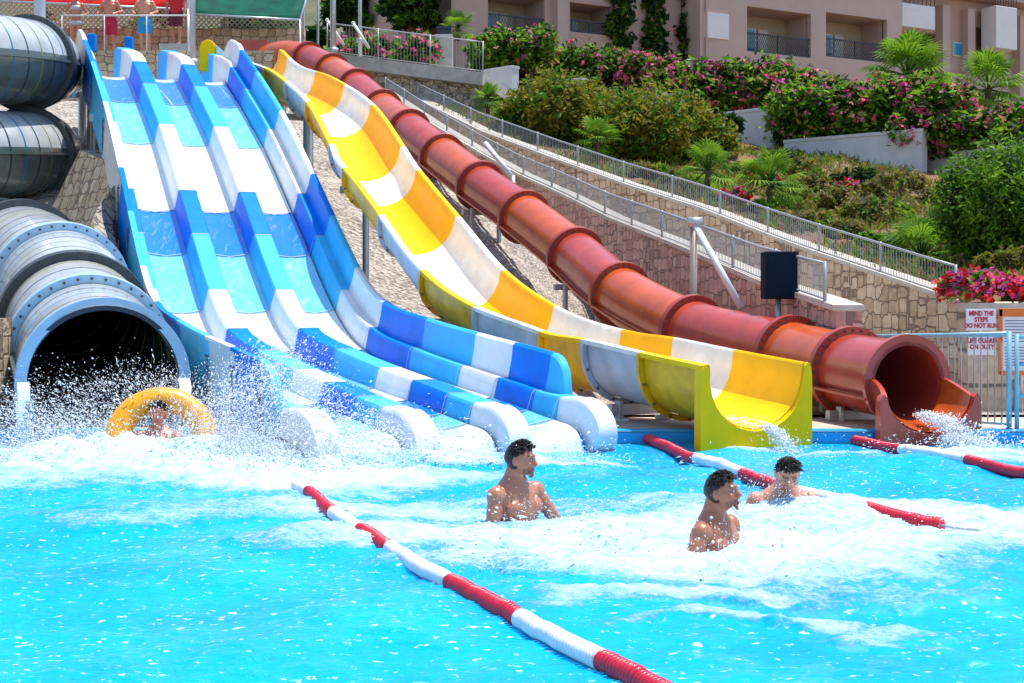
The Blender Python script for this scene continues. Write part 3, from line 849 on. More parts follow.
A = [plume((sp.x-.1, sp.y+.50, .05), 1.15, .25, .72, 38000, clump=90), plume((sp.x-.1, sp.y-.10, .0), 1.2, .22, .20, 16000), plume((sp.x+.85, sp.y+.1, .05), .40, .3, 1.0, 26000, clump=80, lean=(.25,0)),
     plume((sp.x-1.0, sp.y, .03), .8, .3, .55, 14000, lean=(-.4,0)), plume((sp.x+1.5, sp.y, .02), .5, .35, .45, 13000, clump=70, lean=(.2,0)),
     plume((sp.x+.55, sp.y-.25, .05), .26, .10, .42, 6000), plume((sp.x-.35, sp.y-.35, .0), .9, .15, .16, 9000, .002, .008)]
droplets('splash_spray', np.concatenate([a[0] for a in A]), np.concatenate([a[1] for a in A]))
# ================================================================== GROUND SHEETS
def height_sheet(name, x0, x1, y0, y1, nx, ny, fz, m):
    xs = np.linspace(x0, x1, nx); ys = np.linspace(y0, y1, ny); X, Y = np.meshgrid(xs, ys)
    Z = np.array([[fz(x, y) for x in xs] for y in ys])
    vs = np.stack([X, Y, Z], -1).reshape(-1,3); idx = np.arange(nx*ny).reshape(ny, nx)
    fs = np.stack([idx[:-1,:-1], idx[:-1,1:], idx[1:,1:], idx[1:,:-1]], -1).reshape(-1,4)
    return tag(np_obj(name, np_mesh(name, vs, fs, [m])), kind='structure')
gravel = bpy.data.materials.new('gravel'); gravel.use_nodes = True
nt = gravel.node_tree; b = nt.nodes['Principled BSDF']; b.inputs['Roughness'].default_value = .95
tc = nd('ShaderNodeTexCoord'); vo = nd('ShaderNodeTexVoronoi'); vo.inputs['Scale'].default_value = 16; nt.links.new(tc.outputs['Object'], vo.inputs['Vector'])
n_ = nd('ShaderNodeTexNoise'); n_.inputs['Scale'].default_value = 1.6; n_.inputs['Detail'].default_value = 8; nt.links.new(tc.outputs['Object'], n_.inputs['Vector'])
cr = nd('ShaderNodeValToRGB'); cr.color_ramp.elements[0].color = (.17,.14,.12,1); cr.color_ramp.elements[1].color = (.60,.53,.45,1)
sp_ = nd('ShaderNodeSeparateColor'); nt.links.new(vo.outputs['Color'], sp_.inputs['Color'])
mxx = nd('ShaderNodeMath', operation='MULTIPLY_ADD'); mxx.inputs[1].default_value = .75
nt.links.new(sp_.outputs['Red'], mxx.inputs[0]); sb = nd('ShaderNodeMath', operation='MULTIPLY_ADD'); sb.inputs[1].default_value = .9; sb.inputs[2].default_value = -.3
nt.links.new(n_.outputs['Fac'], sb.inputs[0]); nt.links.new(sb.outputs[0], mxx.inputs[2]); nt.links.new(mxx.outputs[0], cr.inputs['Fac']); nt.links.new(cr.outputs['Color'], b.inputs['Base Color'])
bp = nd('ShaderNodeBump'); bp.inputs['Distance'].default_value = .06; nt.links.new(vo.outputs['Distance'], bp.inputs['Height']); nt.links.new(bp.outputs['Normal'], b.inputs['Normal'])
height_sheet('gravel_slope', -26, 7.5, 16.6, 46, 150, 140, lambda x, y: ground_z(x, y) - .012 + .16*(mnoise.noise((x*.7, y*.7, 0)))*min(1, max(0, (y-18.2)/2)) + .05*mnoise.noise((x*2.6, y*2.6, 3))*min(1, max(0,(y-18)/2)), gravel)
deck_m = mat('deck_paving', (.42,.33,.24), .8, col2=(.60,.50,.39), vscale=2.0, bump=.25, bscale=18)
def deck_z(x, y): return .12 - .33*min(1, max(0, (y-15.5)/6))
height_sheet('pool_deck', -26, 24, 14.16, 30, 60, 40, lambda x, y: deck_z(x, y) - (.0 if y < 16.6 else .03 + (0 if x > 1.5 else .05)), deck_m)
# big ground under everything
mb = MB(); mb.add([(-400,-30,-1.4),(400,-30,-1.4),(400,700,-1.4),(-400,700,-1.4)], [(0,1,2,3)]); tag(mb.build('ground', [mat('dry_earth',(.30,.22,.15),.95,var=.3,vscale=.4)]), kind='structure')
# pool wall below the deck edge: blue band
mb = MB(); mb.box((0, 14.21, -.48), (60, .12, 1.17)); tag(mb.build('pool_wall', [mat('pool_blue_paint', (.0,.33,.72), .35, var=.12, vscale=2)]), kind='structure')
mb = MB(); mb.box((0, 14.27, .118), (60, .20, .03)); tag(mb.build('pool_coping', [mat('pool_blue_coping', (.02,.38,.72), .35, var=.12, vscale=2)], bevel=.008), kind='structure')

# ================================================================== LANE ROPES
red_fl = mat('red_float', (.62,.008,.04), .35, var=.15, vscale=9, coat=.2); white_fl = mat('white_float', (.80,.80,.80), .4, var=.12, vscale=9)
def rope(pxs, runs, r, label, sag=None):
    pts = []
    for i, (a, b_) in enumerate(pxs): g = G(a, b_, .05); pts.append(g)
    P = Path(catmull(pts, 10)); root = empty('lane_rope', (P.p[0].x, P.p[0].y, 0), label, 'lane rope', 'red and white lane ropes across the pool'); RO_ = root.location
    bm_ = bounds_ = None
    s = 0; col = runs[0]
    def z_at(p): 
        return .035 + float(wave_h(np.array([p.x]), np.array([p.y]))[0])*.4 + .012
    # cable
    mb = MB(); cp = [P.at(P.len*k/60) for k in range(61)]
    mb.tube([(p.x, p.y, z_at(p)) for p in cp], .008, 6); mb.to_local(RO_); mb.build('cable', [steel], root)
    for L_, colr in runs:
        if s >= P.len: break
        e_ = min(P.len, s + L_); mb = MB(); n = int((e_-s)/.052)
        prof = [(0,.5),(.07,.93),(.21,1.0),(.35,.93),(.42,.5),(.5,.5),(.57,.93),(.71,1.0),(.85,.93),(.92,.5),(1.0,.5)]
        for k in range(n):
            d0 = s + k*.052; pts_ = []; rr = []
            for f, q in prof:
                p = P.at(d0 + .050*f); pts_.append((p.x, p.y, z_at(p))); rr.append(r*q)
            mb.tube(pts_, rr, 12)
        mb.to_local(RO_); mb.build('float_run', [red_fl if colr == 'r' else white_fl], root); s = e_
    return root
def rlen(a, b): return (G(*b, .05) - G(*a, .05)).length
pa = [(296,484),(310,492),(333,512),(362,533),(395,552),(450,584),(519,619),(601,661),(652,687),(720,722)]
rope(pa, [(rlen((296,484),(308,491)),'w'),(rlen((308,491),(336,512)),'r'),(rlen((336,512),(362,532)),'w'),(rlen((362,532),(392,549)),'r'),(rlen((392,549),(450,584)),'w'),(rlen((450,584),(522,619)),'r'),(rlen((522,619),(606,661)),'w'),(9,'r')], .045,
     'longest lane rope, running from the splash to the bottom edge')
pb = [(646,438),(694,456),(740,471),(790,489),(866,510),(940,524),(1000,534)]
rope(pb, [(rlen((646,438),(693,457)),'r'),(rlen((693,457),(742,472)),'w'),(rlen((742,472),(800,492)),'r'),(rlen((800,492),(866,510)),'w'),(rlen((866,510),(942,525)),'r')], .052,
     'lane rope starting beside the yellow spout and passing behind two men')
pc = [(833,434),(897,447),(963,461),(1030,474),(1100,488)]
rope(pc, [(rlen((833,434),(898,448)),'r'),(rlen((898,448),(964,462)),'w'),(rlen((964,462),(1030,474)),'r'),(1.5,'w')], .052,
     'lane rope starting below the red tube mouth near the right edge')

# ================================================================== RAMP WALLS + RAILS
rail_m = mat('rail_galvanised', (.36,.38,.41), .45, metal=.4, var=.1, vscale=10)
def wall_run(name, pts, zbase, thick, m, label, coping=.09, cm=pale_conc, cat='wall', group=None):
    """pts: world points along the wall's top front edge; wall is built in its own frame along the first-last direction"""
    a, b_ = pts[0], pts[-1]; rz = math.atan2(b_.y-a.y, b_.x-a.x); root = empty(name, (a.x, a.y, zbase(a)), label, cat, group, rz)
    org = Vector((a.x, a.y, zbase(a)))
    def side(pp, q):
        return Vector((-(q.y-pp.y), q.x-pp.x, 0)).normalized()
    mb = MB(); mc = MB()
    for i in range(len(pts)-1):
        p, q = pts[i], pts[i+1]; d = side(p, q)
        if d.y < 0: d = -d
        bk = d*thick; zp, zq = zbase(p), zbase(q)
        vs = [Vector((p.x,p.y,zp)), Vector((q.x,q.y,zq)), Vector((q.x,q.y,q.z-coping)), Vector((p.x,p.y,p.z-coping))]
        vs += [v + bk for v in vs]
        mb.add(vs, [(0,1,2,3),(7,6,5,4),(3,2,6,7),(0,3,7,4),(1,5,6,2)], 0)
        f = -d*.03; tk = d*(thick+.03)
        cv = [p + f - Vector((0,0,coping)), q + f - Vector((0,0,coping)), q + f, p + f]; cv += [v - f + tk for v in cv]
        mc.add(cv, [(0,1,2,3),(7,6,5,4),(3,2,6,7),(0,3,7,4),(1,5,6,2),(0,4,5,1)], 0)
    mb.to_local(org, rz); mb.build('stone_face', [m], root); mc.to_local(org, rz); mc.build('coping', [cm], root)
    return root
def rail_run(pts, hs, step_post, gap, label, name='railing', pr=.022, br=.0058, lift=.05):
    P = Path(pts); n = max(1, int(round(P.len/step_post)))
    root = empty(name, (pts[0].x, pts[0].y, pts[0].z), label, 'railing'); O = root.location
    def H(s): return hs if not callable(hs) else hs(s)
    for k in range(n+1):
        p = P.at(P.len*k/n); mb = MB(); mb.tube([p, p + Vector((0,0,H(P.len*k/n)+.03))], pr, 8); mb.tube([p, p + Vector((0,0,.02))], pr*2, 8); mb.to_local(O); mb.build('post', [rail_m], root)
    mb = MB(); c = [P.at(P.len*k/(3*n)) for k in range(3*n+1)]
    mb.tube([p + Vector((0,0,H(0))) for p in c], pr*.95, 8); mb.to_local(O); mb.build('top_rail', [rail_m], root)
    mb = MB(); mb.tube([p + Vector((0,0,lift)) for p in c], pr*.6, 6); mb.to_local(O); mb.build('bottom_rail', [rail_m], root)
    for k in range(n):
        mb = MB(); L_ = P.len/n; m_ = max(2, int(L_/gap))
        for j in range(1, m_):
            p = P.at(L_*k + L_*j/m_); mb.tube([p + Vector((0,0,lift)), p + Vector((0,0,H(0)))], br, 5, cap=False)
        mb.to_local(O); mb.build('baluster_panel', [rail_m], root)
    return root
A_pts = [W(385,92,44.5), W(430,122,40.5), W(480,152,37), W(519.5,174,34.2), W(560,192,31.6), W(610,217,28), W(685,247,23.2), W(760,280,19.4), W(836,305,16.4)]
B_pts = [W(375,76,49), W(400,90,46.5), W(440,110,43.5), W(480,130,40.7), W(560,160,36.4), W(627,184,33.6), W(700,207,30.8), W(772,235,27.6), W(816,251,25.8), W(893,277,23.2), W(960,300,21.4), W(986,307,20.8)]
ramp_low = lambda p: -.6 if p.z < 2.2 else p.z - 2.4
wall_run('retaining_wall', A_pts, ramp_low, .32, stone_red, 'rose stone wall sloping down behind the red tube, carrying the lower railing', .07)
wall_run('retaining_wall', B_pts, lambda p: -.6 if p.z < 3.6 else p.z - 3.2, .4, stone_tan, 'tan stone wall with a pale sloping coping below the garden, carrying the upper railing', .07)
mid = lambda a, b_, d: a + (b_-a).normalized()*d
rail_run([p + Vector((0,.16,0)) for p in A_pts[:-1]] + [W(828,303,16.6)+Vector((0,.16,0))], .47, 2.0, .072, 'lower steel railing on top of the rose stone wall, ending beside the loudspeaker')
rail_run([p + Vector((0,.2,0)) for p in B_pts[:-1]], .52, 2.3, .085, 'upper steel railing along the garden edge, on the tan stone wall')
# ramp floor between the walls
mb = MB(); Aq = [p + Vector((0,.3,-.13)) for p in A_pts] + [W(860,322,15.8)]; 
PA, PB = Path(A_pts), Path(B_pts)
for k in range(30):
    v = []
    for f in (k/30, (k+1)/30):
        a = PA.at(PA.len*f); bb = PB.at(PB.len*f*.86); z = a.z - .1 - .75*f**3
        v.append((Vector((a.x, a.y+.28, z)), Vector((bb.x, bb.y+.05, z - .02))))
    mb.add([v[0][0], v[1][0], v[1][1], v[0][1]], [(0,1,2,3)])
o = tag(mb.build('ramp_path', [mat('ramp_paving',(.46,.42,.36),.85,var=.2,vscale=4)]), kind='structure')
# end pier of the lower wall
mb = MB(); q = W(822,304,18.3); mb.box((q.x, q.y+.15, .55), (.62,.5,1.75)); mb.to_local((q.x,q.y,0)); o = mb.build('wall_pier', [mat('pier_render',(.50,.40,.34),.85,var=.2,vscale=5)], loc=(q.x,q.y,0)); tag(o, 'plain square pier closing the lower end of the rose stone wall', 'pier')
# right end: wall carrying the signs
S_Y = 17.6
mb = MB(); a = W(972,303,S_Y)
root = wall_run('sign_wall', [W(968,303,17.6), W(1000,303,17.6), W(1130,303,17.5)], lambda p: -.3, .4, stone_mat('tan_ashlar',(.44,.34,.23),(.58,.47,.34),(.22,.17,.12),(1.5,1.5,2.6),.5,.03), 'tan block wall with a flat coping below the red flower bed, behind the warning signs', .10)
# sign boards
def text_mesh(s, size, m, parent, loc, rz, align='CENTER', bold=0.0):
    cu = bpy.data.curves.new('lettering', 'FONT'); cu.body = s; cu.size = size; cu.align_x = align; cu.align_y = 'CENTER'; cu.extrude = .002; cu.offset = bold; cu.resolution_u = 3; cu.space_line = .95
    o = bpy.data.objects.new('tmp_text', cu); COL.objects.link(o); dg = bpy.context.evaluated_depsgraph_get()
    me = bpy.data.meshes.new_from_object(o.evaluated_get(dg)); bpy.data.objects.remove(o); me.materials.clear(); me.materials.append(m)
    t_ = bpy.data.objects.new('lettering', me); COL.objects.link(t_); t_.parent = parent; t_.location = loc; t_.rotation_euler = (R(90), 0, rz); return t_
sign_white = mat('sign_white', (.72,.70,.76), .5, var=.08, vscale=6); sign_red = mat('sign_red', (.50,.01,.04), .5); sign_or = mat('sign_orange', (.65,.16,.02), .5, var=.1); ink = mat('sign_ink', (.10,.14,.30), .6)
SY = 17.0
def signboard(name, x0, y0, x1, y1, label, txt, size, frame=None):
    a, b_ = W(x0,y0,SY), W(x1,y1,SY); root = empty(name, ((a.x+b_.x)/2, SY, b_.z), label, 'sign'); w_ = b_.x-a.x; h_ = a.z-b_.z
    mb = MB(); mb.box((0,0,h_/2), (w_, .02, h_)); mb.build('board', [sign_white], root, bevel=.004)
    if txt: text_mesh(txt, size, sign_red, root, (0,-.0135,h_/2), 0, bold=.003); root.children[-1].scale = (.82,1,1)
    mb = MB(); mb.tube([(0,.04,-b_.z-.1),(0,.04,h_*.95)], .02, 8); mb.build('post', [steel], root)
    return root, w_, h_
signboard('warning_sign', 966, 309, 996, 330.5, 'upper white sign with red words about minding the steps, on the tan wall', 'MIND THE\nSTEPS\nDO NOT RUN', .078)
signboard('warning_sign', 967.5, 333, 996, 355, 'lower white sign with red words about the life guard, seen through the fence', 'LIFE GUARD\nON DUTY', .080)
root, w_, h_ = signboard('notice_board', 1000, 310, 1046, 373, 'orange-framed notice board with white sheets of rules at the right edge', None, 0)
mb = MB()
for (cx_, cz_, sx_, sz_) in ((0,h_-.03,w_+.04,.10),(-w_/2+.0,h_/2,.05,h_+.02),(w_/2,h_/2,.05,h_+.02),(0,.0,w_+.04,.05)): mb.box((cx_,-.012,cz_), (sx_,.03,sz_))
mb.build('frame', [sign_or], root, bevel=.004)
mb = MB()
for r_ in range(16):
    z_ = h_ - .13 - r_*.036; L_ = w_*.78*(.6 + .4*rnd.random())
    if r_ == 8: continue
    mb.box((-w_*.40 + L_/2, -.0125, z_), (L_, .004, .010))
mb.build('print_lines', [ink], root)

# deck fence on the right
fence_m = mat('fence_aqua', (.24,.48,.56), .4, metal=.2, var=.12, vscale=8)
def deck_fence(p0, p1, h, nb, label, posts=(0,1)):
    root = empty('deck_fence', p0, label, 'fence'); O = root.location; d = p1-p0
    for f in posts:
        mb = MB(); p = p0 + d*f; mb.tube([p, p+Vector((0,0,h+.03))], .028, 10); mb.to_local(O); mb.build('post', [fence_m], root)
    mb = MB(); mb.tube([p0+Vector((0,0,h)), p1+Vector((0,0,h))], .026, 10); mb.to_local(O); mb.build('top_rail', [fence_m], root)
    mb = MB(); mb.tube([p0+Vector((0,0,.06)), p1+Vector((0,0,.06))], .016, 8); mb.to_local(O); mb.build('bottom_rail', [fence_m], root)
    mb = MB()
    for k in range(1, nb):
        p = p0 + d*k/nb; mb.tube([p+Vector((0,0,.06)), p+Vector((0,0,h))], .0085, 6)
    mb.to_local(O); mb.build('baluster_panel', [rail_m], root); return root
pR = G(1009,430,.12); pR.z = .12
pL = W(822,412,17.7); pL.z = deck_z(pL.x, pL.y)
deck_fence(pL, pR, .98, 32, 'aqua and steel baluster fence on the deck behind the red tube mouth', (0,.5,1))
root = empty('deck_gate', (pR.x+.06, pR.y, .12), 'low gate of horizontal aqua tubes closing the deck at the right edge', 'gate')
mb = MB()
for z_ in (.35, .67, .95): mb.tube([(0,0,z_),(1.5,.55,z_)], .02, 8)
mb.build('bars', [fence_m], root)
for x_, y_ in ((.02,0),(1.5,.55)):
    mb = MB(); mb.tube([(x_,y_,0),(x_,y_,.98)], .024, 8); mb.build('post', [fence_m], root)
for yy, (xa, xb) in ((.35,(0,1)),):
    pass

# loudspeaker on a post, steel prop
q = W(779.5, 299.5, 18.0); root = empty('loudspeaker', (q.x, q.y, deck_z(q.x,q.y)), 'dark box loudspeaker on a post in front of the rose stone wall', 'loudspeaker')
mb = MB(); zc = q.z - root.location.z + .31; mb.box((0,0,zc), (.43,.36,.61)); mb.build('cabinet', [mat('speaker_black',(.010,.016,.025),.85,var=.2,spec=.1)], root, bevel=.02)
mb = MB(); mb.box((0.0,-.183,zc), (.36,.012,.54)); mb.build('grille', [mat('speaker_grille',(.008,.02,.035),.9,spec=.05,bump=.4,bscale=200)], root)
mb = MB(); mb.tube([(0,.05,0),(0,.05,zc)], .035, 8); mb.build('post', [steel], root)
q = W(692,300,20.6); zb_ = ground_z(q.x,q.y)-.3; root = empty('steel_prop', (q.x,q.y,zb_), 'upright steel post with a diagonal brace behind the red tube', 'post'); t_ = W(694,222,20.6); d_ = W(742,309,19.6)
mb = MB(); mb.tube([(0,0,0),(t_.x-q.x,0,t_.z-zb_)], .055, 10); mb.build('upright', [mat('brown_steel',(.34,.28,.25),.5,metal=.3,var=.2)], root)
mb = MB(); mb.tube([Vector((t_.x,t_.y,t_.z-.02))-root.location, d_-root.location], .05, 10); mb.build('brace', [white_steel], root)
mb = MB(); mb.tube([(t_.x-q.x-.1,-.03,t_.z-zb_),(t_.x-q.x+.12,-.03,t_.z-zb_)], .075, 10); mb.build('clamp', [steel], root)
for (a, b_, Y, lab) in (((485,143),(513,178),29.5,'thin slanted white pole standing against the middle of the red tube'),((293,83),(305,115),36,None)):
    if not lab: continue
    p, e_ = W(*a,Y), W(*b_,Y-.5); root = empty('brace_pole', e_, lab, 'pole'); mb = MB(); mb.tube([p-e_, (0,0,0)], .055, 10); mb.build('pole', [white_steel], root); mb = MB(); mb.tube([(0,0,-1.2),(0,0,.05)], .05, 8); mb.build('stub', [steel], root)
# ================================================================== GARDEN HILLSIDE
cols = [(375,76,49),(400,90,46.5),(440,110,43.5),(480,130,40.7),(560,160,36.4),(627,184,33.6),(700,207,30.8),(772,235,27.6),(816,251,25.8),(893,277,23.2),(960,300,21.4),(1000,300,17.9),(1120,300,17.4)]
mids = [(385,68,51),(410,78,50),(445,92,48),(480,106,46),(560,138,43),(640,163,40),(700,180,37.5),(770,200,34.5),(830,212,32.5),(900,236,29),(960,262,26),(1030,284,21.5),(1150,290,20)]
backs = [(390,58,56),(420,64,55),(450,74,54),(480,86,53),(560,112,50),(640,128,48),(700,142,46),(770,152,44),(830,160,42.5),(900,170,41),(960,182,39.5),(1060,196,37),(1200,205,36)]
rows = [[W(*c) + Vector((0,.38,-.02)) for c in cols], [W(*c) for c in mids], [W(*c) for c in backs], [W(c[0],c[1]-18,c[2]+9) for c in backs], [W(c[0],c[1]-30,c[2]+34) for c in backs]]
fine = []
rows2 = [catmull(r, 8) for r in rows]; nC = len(rows2[0])
for j in range(len(rows2)-1):
    for k in range(8):
        f = k/8; fine.append([rows2[j][i].lerp(rows2[j+1][i], f) for i in range(nC)])
fine.append(rows2[-1])
vs = np.array([[(*v,) for v in r] for r in fine]); 
for j in range(1, vs.shape[0]):
    for i in range(nC):
        vs[j,i,2] += .22*mnoise.noise((vs[j,i,0]*.6, vs[j,i,1]*.6, 5))*min(1, j/5) + .08*mnoise.noise((vs[j,i,0]*2, vs[j,i,1]*2, 2))*min(1,j/3)
GV = vs
nR = vs.shape[0]; idx = np.arange(nR*nC).reshape(nR, nC)
fs = np.stack([idx[:-1,:-1], idx[:-1,1:], idx[1:,1:], idx[1:,:-1]], -1).reshape(-1,4)
soil = mat('garden_soil', (.19,.07,.03), .95, col2=(.17,.12,.05), vscale=.9, bump=.8, bscale=8)
tag(np_obj('garden_slope', np_mesh('garden_slope', vs.reshape(-1,3), fs, [soil])), kind='structure')
def on_garden(px, py, J=4):
    """the garden point seen near a pixel (used only to stand plants on the soil)"""
    V = GV[J:]; d = (V[:,:,0]*F/V[:,:,1] + CX - px)**2 + (HY - (V[:,:,2]-CAMZ)*F/V[:,:,1] - py)**2
    j, i = np.unravel_index(np.argmin(d), d.shape); return Vector(V[j,i])

# ------------------------------------------------------------------ plants
LG = [leaf_mat('leaf_mid', (.085,.21,.018)), leaf_mat('leaf_bright', (.20,.38,.025)), leaf_mat('leaf_dark', (.022,.06,.016)), leaf_mat('leaf_olive', (.22,.23,.025)), leaf_mat('leaf_yellow', (.28,.25,.02)), leaf_mat('leaf_dry', (.24,.19,.085))]
PINK = leaf_mat('petal_pink', (.80,.10,.28), .35); PALEP = leaf_mat('petal_pale', (.75,.32,.36), .3); REDP = leaf_mat('petal_red', (.65,.02,.03), .3); MAUVE = leaf_mat('petal_mauve', (.50,.10,.35), .3)
bark = mat('bark', (.13,.08,.05), .9, var=.35, vscale=8, bump=.6, bscale=14)
def leaf_mesh(name, blobs, n, size, mats, weights, up=.4, seed=0, flowers=0, fsize=.08, fmats=None, aspect=2.2, shell=.55, clump=.16, low=-.3):
    """blobs: list of (center, radii); leaves gather in clumps through the volume"""
    rg = np.random.RandomState(seed + 5); vol = np.array([r[0]*r[1]*r[2] for _, r in blobs])**.75; vol /= vol.sum()
    nc = max(12, n//26); bi = rg.choice(len(blobs), nc, p=vol)
    C = np.array([c for c, _ in blobs])[bi]; Rr = np.array([r for _, r in blobs])[bi]
    d = rg.randn(nc,3); d /= np.linalg.norm(d,axis=1)[:,None]; d[:,2] = np.where(d[:,2] < low, -d[:,2], d[:,2])
    rad = shell + (1.06-shell)*rg.rand(nc)**.6; cc = C + d*Rr*rad[:,None]
    li = rg.randint(0, nc, n); P = cc[li] + rg.randn(n,3)*(Rr[li].mean(1)[:,None])*clump
    cv = rg.rand(nc)
    def quads(P, sz, asp, upb):
        m = len(P); N = rg.randn(m,3); N[:,2] = np.abs(N[:,2]) + upb; N /= np.linalg.norm(N,axis=1)[:,None]
        T = np.cross(N, rg.randn(m,3)); T /= np.linalg.norm(T,axis=1)[:,None]; B = np.cross(N, T)
        s = (sz*(.6+.8*rg.rand(m)))[:,None]
        return np.stack([P - T*s*asp*.5, P + B*s*.5 + N*s*.1, P + T*s*asp*.5, P - B*s*.5 + N*s*.1], 1)
    q = quads(P, size, aspect, up)
    # whole clumps lean to one leaf tone
    wc_ = np.cumsum(np.array(weights)/sum(weights)); base = np.searchsorted(wc_, (cv[li]*.6 + rg.rand(n)*.4)); base = np.clip(base, 0, len(mats)-1)
    allm = list(mats)
    if flowers:
        fi = rg.randint(0, nc, flowers); dd = d[fi].copy(); dd[:,1] = -np.abs(dd[:,1]); fp = C[fi] + dd*Rr[fi]*(1.03 + .14*rg.rand(flowers))[:,None] + rg.randn(flowers,3)*.05
        fp = np.repeat(fp, 3, 0) + rg.randn(flowers*3,3)*fsize*.35
        q2 = quads(fp, fsize, 1.1, .3); fm = rg.randint(0, len(fmats), flowers); q = np.concatenate([q, q2]); base = np.concatenate([base, len(mats) + np.repeat(fm, 3)]); allm += fmats
    return np_mesh(name, q.reshape(-1,3), np.arange(len(q)*4).reshape(-1,4), allm, False, base)
def twigs(root, blobs, r=.025, n=6, seed=1):
    rg = random.Random(seed); mb = MB()
    for c, rr in blobs:
        for k in range(n):
            a = rg.uniform(0, 6.28); e_ = (c[0] + rr[0]*.7*math.cos(a), c[1] + rr[1]*.7*math.sin(a), c[2] + rr[2]*.3)
            mb.tube([(c[0]*.8, c[1]*.8, 0 if c[2] < 2*rr[2] else c[2]-rr[2]), ((c[0]+e_[0])/2, (c[1]+e_[1])/2, c[2]*.6), e_], [r, r*.7, r*.3], 6)
    mb.build('stem', [bark], root)
def bush(name, px, py, Y, rpx, hpx, label, cat, n, size, mats, weights, flowers=0, fm=None, nb=5, seed=0, depth=.8, group=None, base=None, up=.4, fsize=.09):
    """px,py = middle of the foot"""
    b0 = W(px, py, Y) if base is None else base
    r = rpx*Y/F; h = hpx*Y/F; rg = random.Random(seed); blobs = [((0,0,h*.52),(r*.62,r*.62*depth,h*.48))]
    for k in range(nb):
        a = 6.28*k/nb + rg.random(); f = rg.uniform(.45,.62); hh = h*rg.uniform(.30,.46)
        blobs.append(((r*f*math.cos(a), r*depth*f*math.sin(a), hh*rg.uniform(.9,1.25)), (r*.42, r*.42*depth, hh)))
    root = empty(name, b0, label, cat, group)
    np_obj('foliage', leaf_mesh('foliage', blobs, n, size, mats, weights, up, seed, flowers, fsize, fm, 2.2, .55, .16, -2), root)
    twigs(root, blobs[:3], .02*max(1, h), 5, seed); return root
def hedge(px0, py0, px1, py1, Y0, Y1, hpx, label, n, seed, fl=60, mats=None, weights=(3,2,3), fm=None, depth=.9):
    a, b_ = W(px0,py0,Y0), W(px1,py1,Y1); root = empty('oleander_hedge', a, label, 'hedge', 'oleander hedges below the building'); d = b_-a; L_ = d.length; k = max(3, int(L_/1.1)); rg = random.Random(seed); blobs = []
    for i in range(k+1):
        f = i/k; h = hpx*(Y0+(Y1-Y0)*f)/F*rg.uniform(.85,1.12); c = d*f
        blobs.append(((c.x, c.y + rg.uniform(-.15,.15), c.z + h*.5), (L_/k*.75, depth, h*.55)))
    np_obj('foliage', leaf_mesh('foliage', blobs, int(n*1.9), .115, mats or [LG[0],LG[1],LG[2]], weights, .5, seed, int(fl*4), .12, fm or [PINK, PALEP, PINK, PALEP, PINK, MAUVE], 2.4, .5, .17, -2), root)
    mb = MB()
    for c, r in blobs:
        for q in range(3):
            x_ = c[0]+rg.uniform(-.3,.3); mb.tube([(x_, c[1], c[2]-r[2]*1.0-.15), (x_+rg.uniform(-.2,.2), c[1], c[2]+r[2]*.3)], [.03,.015], 5)
    mb.build('stem', [bark], root); return root
def fan_palm(px, py, Y, hpx, spread_px, label, trunk_px=None, nf=34, seed=0, mats=None, base=None):
    b0 = W(px, py, Y) if base is None else base
    s = Y/F; H = hpx*s; S = spread_px*s; T = (trunk_px if trunk_px is not None else hpx*.4)*s; rg = random.Random(seed)
    root = empty('fan_palm', b0, label, 'palm', 'fan palms in the garden'); mb = MB(); tr = max(.07, H*.055)
    pts = [(0,0,-.1)] + [(rg.uniform(-.02,.02), rg.uniform(-.02,.02), T*k/6) for k in range(1,7)]
    mb.tube(pts, [tr*1.25] + [tr*(1.1 if k % 2 else .92) for k in range(6)], 10); mb.build('trunk', [bark], root)
    nf = int(nf*1.5)
    for k in range(nf):
        el_ = R(rg.uniform(-42, 84)); az_ = 2.4*k + rg.uniform(-.3,.3); st = S*rg.uniform(.40,.58)
        dr = Vector((math.cos(az_)*math.cos(el_), math.sin(az_)*math.cos(el_), math.sin(el_)))
        c0 = Vector((0,0,T)); c1 = c0 + dr*st; mb = MB(); mb.tube([c0, (c0+c1)/2 + Vector((0,0,.04*st)), c1], [.02,.014,.01], 5, 0)
        side = dr.cross(Vector((0,0,1))).normalized(); nrm = side.cross(dr).normalized(); LR_ = S*rg.uniform(.42,.55); nb_ = 17; vs=[]; fs_=[]
        for j in range(nb_):
            g = -1 + 2*j/(nb_-1); an = g*R(118); ln = LR_*(1 - .28*abs(g))
            td = (dr*math.cos(an) + side*math.sin(an)).normalized(); pw = td.cross(nrm).normalized()*ln*.05
            droop = Vector((0,0,-1))*ln*.22*rg.uniform(.5,1.4)
            o_ = len(vs); mp_ = c1 + td*ln*.55 + nrm*ln*.06
            vs += [c1, mp_ - pw, c1 + td*ln + droop, mp_ + pw]; fs_.append((o_,o_+1,o_+2,o_+3))
        mb.add(vs, fs_, 1, False); mb.build('frond', [LG[0], (mats or [LG[1], LG[1], LG[0]])[k % (2 if mats else 3)]], root)
    return root
